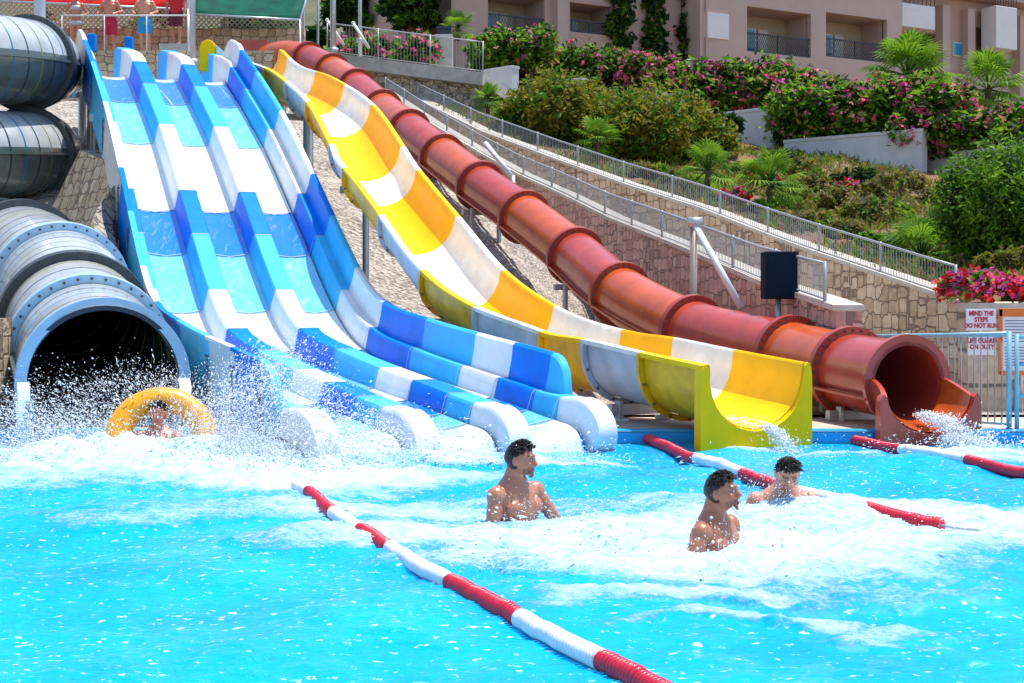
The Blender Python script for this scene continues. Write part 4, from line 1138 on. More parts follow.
def vine(px, py, Y, wpx, hpx, label, n, seed):
    t__, z__ = bl(px, py, 1.12); b0 = Vector((P0.x,P0.y,0)) + ud*t__ + vd*1.12; b0.z = z__ + 8; s=b0.y/F; root = empty('climbing_vine', b0, label, 'climber', 'creepers on the building wall'); rg = random.Random(seed); blobs=[]; w_=wpx*s/2; h_=hpx*s
    mb = MB()
    for k in range(9):
        z_ = h_*(k+.5)/9; x_ = rg.uniform(-.5,.5)*w_; blobs.append(((x_,0,z_),(w_*rg.uniform(.55,1.0),.25,h_/9*1.3)))
    for k in range(4): mb.tube([(rg.uniform(-.4,.4)*w_,0,-.1),(rg.uniform(-.5,.5)*w_,0,h_*.5),(rg.uniform(-.6,.6)*w_,0,h_*.95)], [.05,.04,.02], 6)
    mb.build('stem', [bark], root)
    np_obj('foliage', leaf_mesh('foliage', blobs, n*3, .14, [LG[2],LG[0],LG[5]], (5,3,1), .1, seed, 30, .14, [PALEP], 1.8, .2, .22, -2), root); return root

# white retaining walls (stepped planters)
white_wall = mat('white_render', (.60,.60,.60), .8, var=.14, vscale=1.2, bump=.15, bscale=12)
def plain_wall(px0, py0, px1, py1, Y0, Y1, drop, label, thick=.35):
    a, b_ = W(px0,py0,Y0), W(px1,py1,Y1); b_.z = a.z; rz = math.atan2(b_.y-a.y, b_.x-a.x); L_ = math.hypot(b_.x-a.x, b_.y-a.y)
    root = empty('garden_wall', (a.x,a.y,a.z-drop), label, 'wall', None, rz); mb = MB(); mb.box((L_/2, thick/2, drop/2-.05), (L_, thick, drop-.1)); mb.build('wall_face', [white_wall], root)
    mb = MB(); mb.box((L_/2, thick/2, drop-.05), (L_+.04, thick+.06, .1)); mb.build('coping', [white_wall], root, bevel=.01)
    for k in range(1, int(L_/2.6)+1):
        pass
    return root
plain_wall(719,113,786,108,47.0,45,2.3,'short white rendered wall between the olive bush and the first oleander planter')
plain_wall(784,140,922,125,44.0,41,3.0,'long white rendered planter wall under the middle oleander hedge')
plain_wall(918,155,1090,140,42.5,38,2.6,'white rendered wall below the right-hand oleander hedge, partly behind the round bush')
plain_wall(642,96,690,93,50,49,2.0,'small piece of white wall above the olive bush')
plain_wall(482,70,512,64,50,49,1.6,'low white wall block beside the terrace railing')
plain_wall(545,82,582,80,51,50,1.2,'pale capped wall top showing between the hedge and the olive bush')

hedge(482,70,540,66,53,52,36,'leafy green hedge with few flowers next to the terrace railing',2200,1,16,weights=(2,3,3))
hedge(520,86,600,84,54,53,36,'oleander hedge with scattered pink flowers in front of the left balconies',2600,2,30)
hedge(583,97,645,100,52.5,52,42,'dark oleander hedge with sparse blossom above the olive bush',2600,3,26,weights=(3,2,4))
hedge(640,94,712,112,51.5,50,40,'oleander hedge thick with bright pink flowers below the vines',2600,4,150)
hedge(700,112,810,112,49.5,48,44,'long oleander hedge with pink flowers along its top, above the short white wall',4600,5,110)
hedge(788,142,858,138,44.5,43.2,52,'green oleander hedge growing out of the middle planter wall',3400,6,34,weights=(3,3,3))
hedge(850,138,945,126,43.5,42,50,'tall oleander hedge with a few pink blooms in front of the large palm',4200,7,50,weights=(3,3,3))
hedge(922,152,1060,150,41.8,40.5,46,'oleander hedge with deep pink flowers at the right, below the trunked palm',4800,8,110)

# big bushes
bush('olive_bush',560,150,44,62,62,'left half of the wide yellow-olive bush above the ramp, nearer the terrace','bush',13000,.085,[LG[3],LG[4],LG[0],LG[2]],(6,2,3,2),nb=7,seed=11,base=on_garden(558,142))
bush('olive_bush',655,158,42,82,74,'right half of the wide yellow-olive bush above the ramp, beside the short white wall','bush',17000,.085,[LG[3],LG[4],LG[0],LG[2]],(6,2,3,2),nb=8,seed=12,base=on_garden(650,160))
bush('round_bush',1008,255,27,74,106,'large round bright green bush at the right edge above the flower bed','bush',22000,.052,[LG[1],LG[0],LG[2]],(4,4,3),nb=9,seed=13,base=on_garden(1010,266))
bush('dark_shrub',728,150,44,20,44,'narrow dark shrub filling the corner left of the white walls','shrub',1500,.12,[LG[2],LG[0]],(4,1),nb=4,seed=14,base=on_garden(724,160))
# low shrubs on the slope
low = [(838,214,24,26,'dry',  'grey-green low shrub in the middle of the slope'),(868,226,28,30,'sage','broad sage-coloured cushion shrub right of the slope middle'),(815,196,20,22,'dry','dry tufted shrub under the long white wall'),
       (880,200,26,22,'sage','sage cushion shrub just below the long white wall'),(800,178,24,20,'sage','dusty shrub at the foot of the middle planter wall'),(750,228,16,14,'green','small green shrub behind the upper railing, below the spiky palm'),
       (860,182,22,14,'dark','dark low shrub in the shade of the long white wall'),(785,165,20,16,'dark','dark shrub at the left foot of the middle planter wall'),(930,205,22,20,'dry','dry brown shrub left of the round bush'),
       (660,176,16,12,'green','low green plant by the railing right of the olive bush'),(690,196,18,14,'green','low green tuft beside the two small palms'),(620,160,20,12,'dry','straw-coloured tuft under the olive bush'),
       (828,250,18,14,'green','low bright plant just behind the upper railing'),(795,240,14,12,'dry','withered plant just behind the upper railing, left of the low bright plant'),(870,262,20,16,'green','green tuft at the railing below the spiky palm'),
       (540,152,16,10,'dry','straw tuft left of the olive bush foot'),(955,282,24,18,'dry','dry grassy clump left of the flower bed'),(1010,275,30,24,'dry','dry shrub at the foot of the round bush'),(905,288,16,14,'green','small bright plant at the lower end of the railing'),
       (465,98,22,18,'dark','dark shrub under the terrace slab'),(440,92,20,18,'green','green shrub under the terrace slab'),(415,84,18,18,'flower','red-leaved shrub under the left of the terrace slab'),(760,188,20,16,'flower','small shrub with red flowers near the planter wall'),(845,190,12,8,'flower','patch of red flowers below the long white wall'),(735,205,16,12,'flower','low mauve-flowered plant behind the railing')]
low += [(640,172,20,12,'dry','straw tuft under the right half of the olive bush'),(672,190,18,14,'sage','sage tuft left of the small thick-trunked palm'),(742,178,20,16,'green','green cushion right of the small thick-trunked palm'),(790,205,26,20,'sage','sage cushion right of the medium palm'),(812,230,24,16,'dry','dry cushion below the medium palm'),
        (850,240,26,18,'sage','sage cushion above the lower part of the railing'),(885,222,26,20,'green','green cushion between the sage shrubs and the round bush'),(905,192,22,18,'dry','dry tuft just under the right end of the long white wall'),(765,236,20,12,'dry','dry tuft at the railing below the medium palm'),(720,218,18,12,'green','green tuft at the railing left of the medium palm'),(940,240,24,18,'dark','dark shrub between the spiky palm and the round bush'),(975,290,22,16,'flower','shrub with red flowers behind the flower bed')]
for i, (a, b_, r_, h_, kd, lab) in enumerate(low):
    ms, ws = {'dry': ([LG[5],LG[3],LG[0]],(4,3,1)), 'sage': ([LG[3],LG[5],LG[0]],(3,2,3)), 'green': ([LG[0],LG[1],LG[3]],(3,3,1)), 'dark': ([LG[2],LG[0]],(3,1)), 'flower': ([LG[0],LG[5]],(2,2))}[kd]
    q = on_garden(a, b_); q.z -= .05
    bush('low_shrub', 0, 0, q.y, r_*1.25, h_*1.1, lab, 'shrub', 1700, .058, ms, ws, 120 if kd == 'flower' else 0, [REDP, MAUVE], 4, 30+i, base=q, group='low shrubs on the garden slope')
# palms
fan_palm(0,0,44,70,54,'large fan palm with broad bright fronds rising behind the middle hedge',44,26,1,base=W(907,118,45.5))
fan_palm(0,0,43,66,48,'fan palm with a bare brown trunk at the upper right, beside the white balcony',40,26,2,base=W(988,128,44.5))
fan_palm(0,0,36,50,32,'small fan palm standing in front of the olive bush',26,18,3,base=on_garden(598,166))
fan_palm(0,0,34,46,38,'small fan palm right of the olive bush with a short thick trunk',20,18,4,base=on_garden(706,192))
fan_palm(0,0,32,56,46,'medium fan palm in the middle of the slope with a dark skirt',26,22,5,base=on_garden(772,212))
fan_palm(0,0,26,44,56,'low spiky fan palm without trunk near the lower end of the upper railing',8,26,6,base=on_garden(920,262),mats=[LG[1],LG[0]])
fan_palm(0,0,46,34,20,'thin pale palm between the red tube and the olive bush, by the terrace',18,16,7,base=on_garden(487,118))
fan_palm(0,0,48,30,24,'small palm below the terrace slab beside the far end of the ramp',10,14,8,base=on_garden(436,100))
fan_palm(0,0,56,40,26,'palm clump behind the terrace pillar at the foot of the building',10,16,9,base=W(458,38,57))
# flower bed
fb = on_garden(1000,292); blobs = []
for k in range(16): blobs.append(((-.30 + .22*k, .25+.15*math.sin(k*2.1), .10+.04*math.cos(k)),(.24,.22,.17)))
o = np_obj('flower_bed', leaf_mesh('flower_bed', blobs, 2600, .06, [LG[0],LG[1]],(2,3),.5,77,900,.07,[REDP,REDP,PINK,MAUVE])); o.location = (W(992,298,17.9).x, 17.95, W(992,298,17.9).z-.02); tag(o, kind='stuff')
# ground cover on the slope
pts = []; 
for k in range(15000):
    i = nr.randint(0, nC-1); j = nr.randint(1, 17); f = nr.rand(); g = nr.rand()
    a = GV[j,i]*(1-f) + GV[j,i+1]*f; b_ = GV[j+1,i]*(1-f) + GV[j+1,i+1]*f; p = a*(1-g)+b_*g
    if mnoise.noise((p[0]*.45, p[1]*.45, 9)) > -.12: pts.append(p)
pts = np.array(pts); rep = np.repeat(pts, 5, 0) + nr.randn(len(pts)*5,3)*np.array([.16,.16,.05])
m_ = len(rep); hgt = .05 + .12*nr.rand(m_); ang = nr.rand(m_)*6.28; wd = .012+.028*nr.rand(m_)
dx = np.stack([np.cos(ang), np.sin(ang), np.zeros(m_)], 1); top = rep + np.stack([nr.randn(m_)*.08, nr.randn(m_)*.08, hgt], 1)
q = np.stack([rep - dx*wd[:,None], rep + dx*wd[:,None], top + dx*wd[:,None]*.4, top - dx*wd[:,None]*.4], 1)
mi = nr.choice([0,1,2,3], m_, p=[.32,.36,.30,.02])
tag(np_obj('ground_cover', np_mesh('ground_cover', q.reshape(-1,3), np.arange(m_*4).reshape(-1,4), [LG[5],LG[3],LG[0],REDP], False, mi)), kind='stuff')

# ================================================================== BUILDING
bw = mat('mauve_render', (.47,.345,.30), .85, var=.10, vscale=.5, bump=.1, bscale=15); bw2 = mat('rose_render', (.45,.31,.265), .85, var=.10, vscale=.5); cream_r = mat('cream_render', (.42,.34,.24), .85, var=.08); wht = mat('white_panel', (.70,.68,.68), .7, var=.06)
glass = mat('window_glass', (.05,.16,.20), .05, var=.3, vscale=1, spec=.8); dkrail = mat('dark_rail', (.02,.03,.05), .5); wframe = mat('window_frame', (.65,.64,.62), .6); curtain = mat('curtain', (.55,.54,.52), .8, var=.1)
ang_b = math.atan2(1, 1.79); P0 = W(700, 300, 62.5); P0.z = 0
bld = empty('apartment_building', (P0.x,P0.y,8.0), 'mauve and rose apartment building with recessed balconies behind the oleanders', 'building', None, ang_b)
ud = Vector((math.cos(ang_b), math.sin(ang_b), 0)); vd = Vector((-ud.y, ud.x, 0))
def bl(px, py, dv=0.0):
    """building-plane coordinates of a pixel on the facade offset dv behind the front plane"""
    o_ = Vector((P0.x,P0.y,0)) + vd*dv; rx = (px-CX)/F
    # solve x = rx*y on line o_+ud*t
    t_ = (rx*o_.y - o_.x)/(ud.x - rx*ud.y); p = o_ + ud*t_; z = CAMZ + (HY-py)*p.y/F; return t_, z - 8.0
def rect_wall(name, u0, u1, z0, z1, holes, dv, m, th=.35):
    """wall panel with rectangular holes, built as butted boxes"""
    us = sorted({u0,u1,*[h[0] for h in holes],*[h[1] for h in holes]}); zs = sorted({z0,z1,*[h[2] for h in holes],*[h[3] for h in holes]}); mb = MB()
    for i in range(len(us)-1):
        for j in range(len(zs)-1):
            uc = (us[i]+us[i+1])/2; zc = (zs[j]+zs[j+1])/2
            if any(h[0]<uc<h[1] and h[2]<zc<h[3] for h in holes): continue
            mb.box((uc, dv+th/2, zc), (us[i+1]-us[i], th, zs[j+1]-zs[j]))
    return mb.build(name, [m], bld, merge=False)
def hole(px0, py0, px1, py1, dv=0):
    u0, z1 = bl(px0, py0, dv); u1, z0 = bl(px1, py1, dv); return (u0, u1, z0, z1)
vine(620,62,60,30,82,'left dark creeper climbing the building wall',1100,1); vine(653,60,61,28,82,'middle creeper with dry red leaves climbing the building wall',1100,2); vine(688,64,61,20,72,'right creeper beside the drainpipe on the building wall',800,3)
zb_ = -2.5; ztop = 9.0
uA, _ = bl(700, 50); uB, _ = bl(902, 50); uC, _ = bl(1060, 50)
hs = [hole(750, -30, 811, 62), hole(826, 12, 887, 66)]
hs = [hole(747, 6, 811, 58), hole(826, 12, 887, 63)]
rect_wall('wall', uA, uB, zb_, ztop, hs, 0, bw)
# balconies: back wall, window, rail
def balcony(h, side=True, deep=1.9, dv=0, lattice=True):
    u0,u1,z0,z1 = h; mb = MB(); mb.box(((u0+u1)/2, dv+deep, (z0+z1)/2), (u1-u0+.4, .2, z1-z0+.6)); bk = mb.build('balcony_recess', [cream_r], bld)
    mb = MB(); mb.box(((u0+u1)/2, dv+.35+deep/2-.2, z0-.12), (u1-u0+.2, deep-.2, .2)); mb.box(((u0+u1)/2, dv+.35+deep/2-.2, z1+.12), (u1-u0+.2, deep-.2, .2))
    for uu in (u0-.1, u1+.1): mb.box((uu, dv+.35+deep/2-.2, (z0+z1)/2), (.2, deep-.2, z1-z0+.04))
    mb.build('balcony_shell', [bw], bld)
    w_ = (u1-u0)*.42; uc = u0 + (u1-u0)*.30; hh = (z1-z0)*.72
    mb = MB(); mb.box((uc, dv+deep-.13, z0+hh/2), (w_, .06, hh)); wf = mb.build('window', [wframe], bld)
    mb = MB(); mb.box((uc-w_*.24, dv+deep-.17, z0+hh/2), (w_*.42, .03, hh*.92)); mb.box((uc+w_*.24, dv+deep-.168, z0+hh/2), (w_*.42, .03, hh*.92)); mb.build('pane', [glass], wf)
    mb = MB(); mb.box((uc+w_*.75, dv+deep-.155, z0+hh/2), (w_*.35, .04, hh)); mb.build('curtain', [curtain], wf)
    r_ = MB(); rh = (z1-z0)*.42; n = int((u1-u0)/.13)
    r_.box(((u0+u1)/2, dv+.12, z0+rh), (u1-u0, .06, .06)); r_.box(((u0+u1)/2, dv+.12, z0+.06), (u1-u0, .05, .05)); r_.box(((u0+u1)/2, dv+.12, z0+rh/2), (.06,.06,rh))
    for k in range(-4, n):
        for sgn in (1,-1):
            a = u0 + (u1-u0)*k/n; e_ = a + rh*.5
            x0, x1 = max(u0, a), min(u1, e_)
            if x1-x0 < .05: continue
            za = z0 + rh*((x0-a)/(rh*.5)); zz = z0 + rh*((x1-a)/(rh*.5))
            if sgn < 0: za, zz = z0+rh-(za-z0), z0+rh-(zz-z0)
            r_.bar((x0, dv+.12, za), (x1, dv+.12, zz), .014, .014)
    r_.build('balcony_rail', [dkrail], bld)
for h in hs: balcony(h)
# shallow blind recess left of the balconies, corner and drainpipe
h = hole(704,12,728,40); mb = MB(); mb.box(((h[0]+h[1])/2+.02, -.02, (h[2]+h[3])/2), (h[1]-h[0], .06, h[3]-h[2])); mb.build('wall_panel', [wht], bld)
mb = MB(); mb.box((uA+.3, -.06, 3), (.09,.09,11)); mb.build('drainpipe', [bw2], bld)
# left wing set back
hl = [hole(488,-8,545,34,1.4), hole(570,2,612,36,1.4)]
uL, _ = bl(455, 20, 1.4); uR = uA
rect_wall('wall', uL, uA-.02, zb_, ztop, hl, 1.4, bw2)
for h in hl: balcony(h, dv=1.4)
mb = MB(); u_, _ = bl(562, 20, 1.1); mb.box((u_, 1.2, 3), (.55,.4,11)); mb.build('pillar', [bw], bld)
# end walls of the projecting block
mb = MB(); mb.box((uA+.175, .88+.0, 3.25), (.33, 1.02, 11.4)); mb.build('wall', [bw], bld)
# right part, set back with white balcony fronts
rect_wall('wall', uB+.02, uC+9, zb_, ztop, [hole(905,30,938,78,1.6), hole(976,26,998,60,1.6)], 1.6, bw2)
mb = MB(); mb.box((uB-.175, .98, 3.25), (.33, 1.2, 11.4)); mb.build('wall', [bw], bld)
for (a, b_, c_, d_, dv_, m_) in ((903,2,936,30,.55,wht),(997,5,1018,50,.2,wht)):
    h = hole(a,b_,c_,d_,dv_); mb = MB(); mb.box(((h[0]+h[1])/2, dv_+.55, (h[2]+h[3])/2), (h[1]-h[0], 1.0, h[3]-h[2])); mb.build('balcony_front', [m_], bld, bevel=.03)
    mb = MB()
    for k in range(9):
        u_ = h[0]+(h[1]-h[0])*k/8; mb.box((u_, dv_+.1, h[3]+.35), (.03,.03,.7))
    mb.box(((h[0]+h[1])/2, dv_+.1, h[3]+.7), (h[1]-h[0], .05,.05)); mb.build('balcony_rail', [dkrail], bld)
for (a, b_, c_, d_) in ((905,30,938,78),(976,26,998,60)):
    h = hole(a,b_,c_,d_,1.6); mb = MB(); mb.box(((h[0]+h[1])/2, 3.2, (h[2]+h[3])/2), (h[1]-h[0]+.6,.2,h[3]-h[2]+.6)); mb.build('balcony_recess', [cream_r], bld)
    mb = MB(); mb.box(((h[0]+h[1])/2, 3.06, h[2]+(h[3]-h[2])*.3), ((h[1]-h[0])*.6,.06,(h[3]-h[2])*.55)); wf = mb.build('window', [wframe], bld)
for (a, b_, c_, d_) in ((952,42,962,57),(702,14,726,40)):
    if a > 900:
        h = hole(a,b_,c_,d_,1.6); mb = MB(); mb.box(((h[0]+h[1])/2, 1.57, (h[2]+h[3])/2), (h[1]-h[0],.06,h[3]-h[2])); wf = mb.build('window', [wframe], bld)
        mb = MB(); mb.box(((h[0]+h[1])/2, 1.525, (h[2]+h[3])/2), ((h[1]-h[0])*.86,.03,(h[3]-h[2])*.86)); mb.build('pane', [mat('pane_blue',(.03,.28,.42),.1)], wf)
for px_ in (945, 970, 1022):
    u_, _ = bl(px_, 40, 1.2); mb = MB(); mb.box((u_, 1.35, 3), (.5,.5,11)); mb.build('pillar', [bw], bld)
mb = MB(); mb.box(((uL+uC+9)/2, 7.0, ztop+.17), (uC+9-uL, 13, .3)); mb.build('roof', [bw2], bld)
mb = MB(); mb.box(((uL+uC+9)/2, 9, 3.0), (uC+9-uL, 9, 11)); mb.build('core_wall', [bw2], bld)

# terrace beyond the tube
TY = 46
a, b_ = W(326,52,TY), W(482,72,TY-1.2); slab = empty('terrace', (a.x,a.y,a.z), 'grey concrete terrace slab with a plain edge above the garden, beyond the red tube', 'terrace')
mb = MB(); d = b_-a; n_ = Vector((-d.y,d.x,0)).normalized()
vs = [a, b_, b_+n_*7, a+n_*7]; vs = [v+Vector((0,0,.0)) for v in vs] + [v-Vector((0,0,.42)) for v in vs]; mb.add(vs, [(0,1,2,3),(7,6,5,4),(0,4,5,1),(1,5,6,2),(2,6,7,3),(3,7,4,0)]); mb.to_local(slab.location); mb.build('slab', [concrete], slab)
mb = MB(); vs2 = [v - Vector((0,0,.42)) + n_*.4 for v in (a, b_)]; mb.add([vs2[0], vs2[1], vs2[1]-Vector((0,0,2)), vs2[0]-Vector((0,0,2))], [(0,1,2,3)]); mb.to_local(slab.location); mb.build('under_wall', [stone_grey], slab)
rail_run([a+n_*.12, a.lerp(b_,.5)+n_*.12, b_+n_*.12], .98, 1.8, .11, 'steel baluster railing along the edge of the concrete terrace')
for (px_, py0, py1, wd_, lab, cap) in ((444,68,36,18,'tall pale stone pillar with a dark cap on the terrace','d'),(416,66,43,14,'short pale stone pillar with a blue box on the terrace','b')):
    q = W(px_, py0, 50); root = empty('stone_pillar', q, lab, 'pillar'); h_ = (py0-py1)*50/F; w_ = wd_*50/F; mb = MB(); mb.box((0,0,h_/2), (w_,w_,h_)); mb.build('shaft', [pale_conc], root, bevel=.02)
    mb = MB(); mb.box((0,0,h_+.1), (w_*.7,w_*.7,.2)); mb.box((0,0,h_+.26), (w_*.8,w_*.8,.1)); mb.build('cap', [mat('cap_blue',(.05,.18,.5),.5) if cap=='b' else dkrail, wht], root)
hedge(345,66,420,66,49.5,49,28,'low flowering hedge behind the terrace railing',1500,21,50)
# distant trees and hills
def tree(px, py, Y, rpx, hpx, label, n, seed, mats, weights):
    b0 = W(px,py,Y); s=Y/F; r=rpx*s; h=hpx*s; rg=random.Random(seed); root = empty('broad_tree', b0, label, 'tree'); blobs=[]
    for k in range(16): blobs.append(((rg.uniform(-.65,.65)*r, rg.uniform(-.5,.5)*r, h*rg.uniform(.14,.86)),(r*.42,r*.42,h*.16)))
    mb = MB(); mb.tube([(0,0,-.3),(.05,0,h*.3),(0,.05,h*.5)], [.26,.2,.15], 8)
    for c, _ in blobs: mb.tube([(0,0,h*.35), (c[0]*.5,c[1]*.5,c[2]*.8), c], [.1,.07,.03], 6)
    mb.build('trunk', [bark], root); np_obj('crown', leaf_mesh('crown', blobs, n*3, .17, mats, weights, .4, seed), root)
tree(412,34,60,34,62,'dark tree left of the building, nearest the light pole',2600,1,[LG[2],LG[0],LG[1]],(3,2,1)); tree(440,30,64,26,70,'dark tall tree close against the left corner of the building',2200,2,[LG[2],LG[0]],(3,1)); tree(352,38,66,30,48,'lower green tree behind the two slim poles',1800,3,[LG[0],LG[2]],(2,2))

hill_m = mat('hill_scrub', (.045,.075,.03), .95, col2=(.17,.15,.09), vscale=.12, bump=1.0, bscale=.6)
height_sheet('hills', -160, 160, 80, 300, 90, 60, lambda x, y: 8 + 62*min(1, max(0,(y-80)/150))**.8 + 7*mnoise.noise((x*.03,y*.03,1)) + 2.5*mnoise.noise((x*.12,y*.12,4)), hill_m)
blobs = []
for k in range(150):
    x_ = nr.uniform(-60,40); y_ = nr.uniform(84,190); z_ = 8 + 62*((y_-80)/150)**.8 + 7*mnoise.noise((x_*.03,y_*.03,1)); r_ = nr.uniform(1.2,3.2); blobs.append(((x_,y_,z_+.5),(r_,r_,r_*.75)))
tag(np_obj('hill_scrub', leaf_mesh('hill_scrub', blobs, 15000, .8, [LG[2],LG[0],LG[3]],(3,3,2),.5,9)), kind='stuff')
height_sheet('back_bank', -40, 4, 45.5, 82, 60, 30, lambda x, y: 7.0 + 3.2*min(1,(y-45.5)/10) - .0*x + .5*mnoise.noise((x*.3,y*.3,1)) - max(0, x+1)*.5, mat('tan_bank',(.33,.25,.15),.95,col2=(.14,.16,.06),vscale=.5,bump=.6,bscale=3))
q = W(690,88,49.5); root = empty('garden_lamp', q, 'white globe garden lamp on a slim post among the pink oleanders', 'lamp'); mb = MB(); mb.tube([(0,0,-.6),(0,0,.75)], .03, 8); mb.build('post', [white_steel], root); mb = MB(); mb.ellipsoid((0,0,.86),(.16,.16,.13)); mb.build('globe', [wht], root); mb = MB(); mb.tube([(0,0,.95),(0,0,1.02)], [.3,.05], 12); mb.build('shade', [wht], root)
# ================================================================== PEOPLE
def skin_mat(name, c, wet=.32):
    m = mat(name, c, .26, vscale=9, col2=(min(1,c[0]*1.25), c[1]*.92, c[2]*.9), bump=.16, bscale=70); b = m.node_tree.nodes['Principled BSDF']
    b.inputs['Subsurface Weight'].default_value = .12; b.inputs['Subsurface Radius'].default_value = (.02,.008,.005); return m
skinA = skin_mat('tanned_skin', (.40,.19,.115)); skinB = skin_mat('deep_tan_skin', (.34,.155,.09)); skinC = skin_mat('fair_skin', (.52,.27,.17)); skinD = skin_mat('sunburnt_skin', (.48,.20,.13))
lip_m = mat('lips', (.32,.09,.07), .4); stub_m = mat('beard_stubble', (.23,.11,.072), .5, var=.3, vscale=60); hair_m = mat('dark_wet_hair', (.018,.012,.010), .32, var=.5, vscale=40, bump=.5, bscale=120); hair_b = mat('brown_hair', (.09,.045,.02), .5, var=.4, vscale=40)
mouth_m = mat('open_mouth', (.07,.015,.015), .5)
eye_m = mat('eye_white', (.38,.36,.34), .25); iris_m = mat('iris', (.03,.02,.012), .2)
def rot_about(M, c): return Matrix.Translation(c) @ M @ Matrix.Translation(-c)
def head_pts(mb, M, m=0, grow=0.0, keep=None):
    nu, nv = 36, 26; vs=[]; 
    for j in range(nv+1):
        ph = math.pi*j/nv
        for i in range(nu):
            th = 2*math.pi*i/nu; x = math.sin(ph)*math.cos(th); y = math.sin(ph)*math.sin(th); z = math.cos(ph)
            px, py, pz = .074*x, .096*y, .116*z
            if z < 0:
                t = -z; px *= 1 - .34*t**1.5
                if y > 0: py *= 1 - .50*t
                else: py *= 1 - .10*t*t
            if y > 0 and z > -.2: py *= 1.04
            if y < 0: py *= .94 if abs(x) < .8 else 1
            if grow: 
                q = Vector((px,py,pz)); q += q.normalized()*grow; px,py,pz = q
            vs.append(M @ Vector((px,py,pz)))
    fs = [(j*nu+i,(j+1)*nu+i,(j+1)*nu+(i+1)%nu,j*nu+(i+1)%nu) for j in range(nv) for i in range(nu)]
    if keep:
        Mi = M.inverted(); fs = [f for f in fs if keep(sum((Mi @ vs[k] for k in f), Vector())/4)]
    mb.add(vs, fs, m, True)
def voxel(mb, name, mats, vox, smooth=2):
    me = mb.mesh('tmp', mats, True); o = bpy.data.objects.new('tmp', me); COL.objects.link(o)
    r_ = o.modifiers.new('r','REMESH'); r_.mode = 'VOXEL'; r_.voxel_size = vox; r_.use_smooth_shade = True
    s_ = o.modifiers.new('s','SMOOTH'); s_.factor = .5; s_.iterations = smooth
    dg = bpy.context.evaluated_depsgraph_get(); out = bpy.data.meshes.new_from_object(o.evaluated_get(dg)); bpy.data.objects.remove(o)
    out.materials.clear(); [out.materials.append(m) for m in mats]; out.name = name
    out.polygons.foreach_set('use_smooth', [True]*len(out.polygons)); return out
def lathe_rings(mb, rings, n=24, xf=None):
    vs=[]; K=len(rings)
    for z, rx, ry, yo in rings:
        for k in range(n):
            a = 2*math.pi*k/n; v = Vector((rx*math.cos(a), yo+ry*math.sin(a), z)); vs.append(xf(v) if xf else v)
    fs = [(j*n+k, j*n+(k+1)%n, (j+1)*n+(k+1)%n, (j+1)*n+k) for j in range(K-1) for k in range(n)] + [tuple(range(n))[::-1], tuple((K-1)*n+k for k in range(n))]
    mb.add(vs, fs, 0, True)
def hand(mb, wrist, fwd, up, side, s=1.0, curl=.5):
    """palm + five unequal bent fingers; fwd = finger direction, up = back of hand, side = thumb side"""
    fwd, up, side = fwd.normalized(), up.normalized(), side.normalized(); rot = Matrix((side, fwd, up)).transposed()
    mb.ellipsoid(wrist + fwd*.05*s, (.040*s,.054*s,.016*s), 12, 8, 0, rot)
    for k, (off, L_) in enumerate(((.030,.072),(.011,.082),(-.009,.077),(-.028,.060))):
        b0 = wrist + fwd*.085*s + side*off*s; d1 = (fwd - up*curl*.4).normalized(); d2 = (fwd - up*curl*1.5).normalized()
        mb.tube([wrist + fwd*.05*s + side*off*.9*s, b0, b0 + d1*L_*.5*s, b0 + d1*L_*.5*s + d2*L_*.5*s], [.0095*s,.0095*s,.0085*s,.0065*s], 8)
    t0 = wrist + fwd*.02*s + side*.028*s; d1 = (side*.8 + fwd*.7 - up*.2).normalized(); d2 = (fwd + side*.2 - up*.3).normalized()
    mb.tube([t0 - side*.02*s, t0 + d1*.032*s, t0 + d1*.032*s + d2*.034*s], [.013*s,.0115*s,.008*s], 8)
TORSO = [(.80,.135,.095,0),(.88,.172,.118,.005),(.97,.163,.108,.0),(1.06,.148,.098,0),(1.16,.158,.106,0),(1.27,.178,.120,0),(1.35,.186,.120,.004),(1.41,.178,.108,.008),(1.455,.150,.088,.014),(1.485,.105,.076,.016),(1.515,.072,.068,.012),(1.56,.062,.063,.004),(1.60,.058,.06,-.004)]
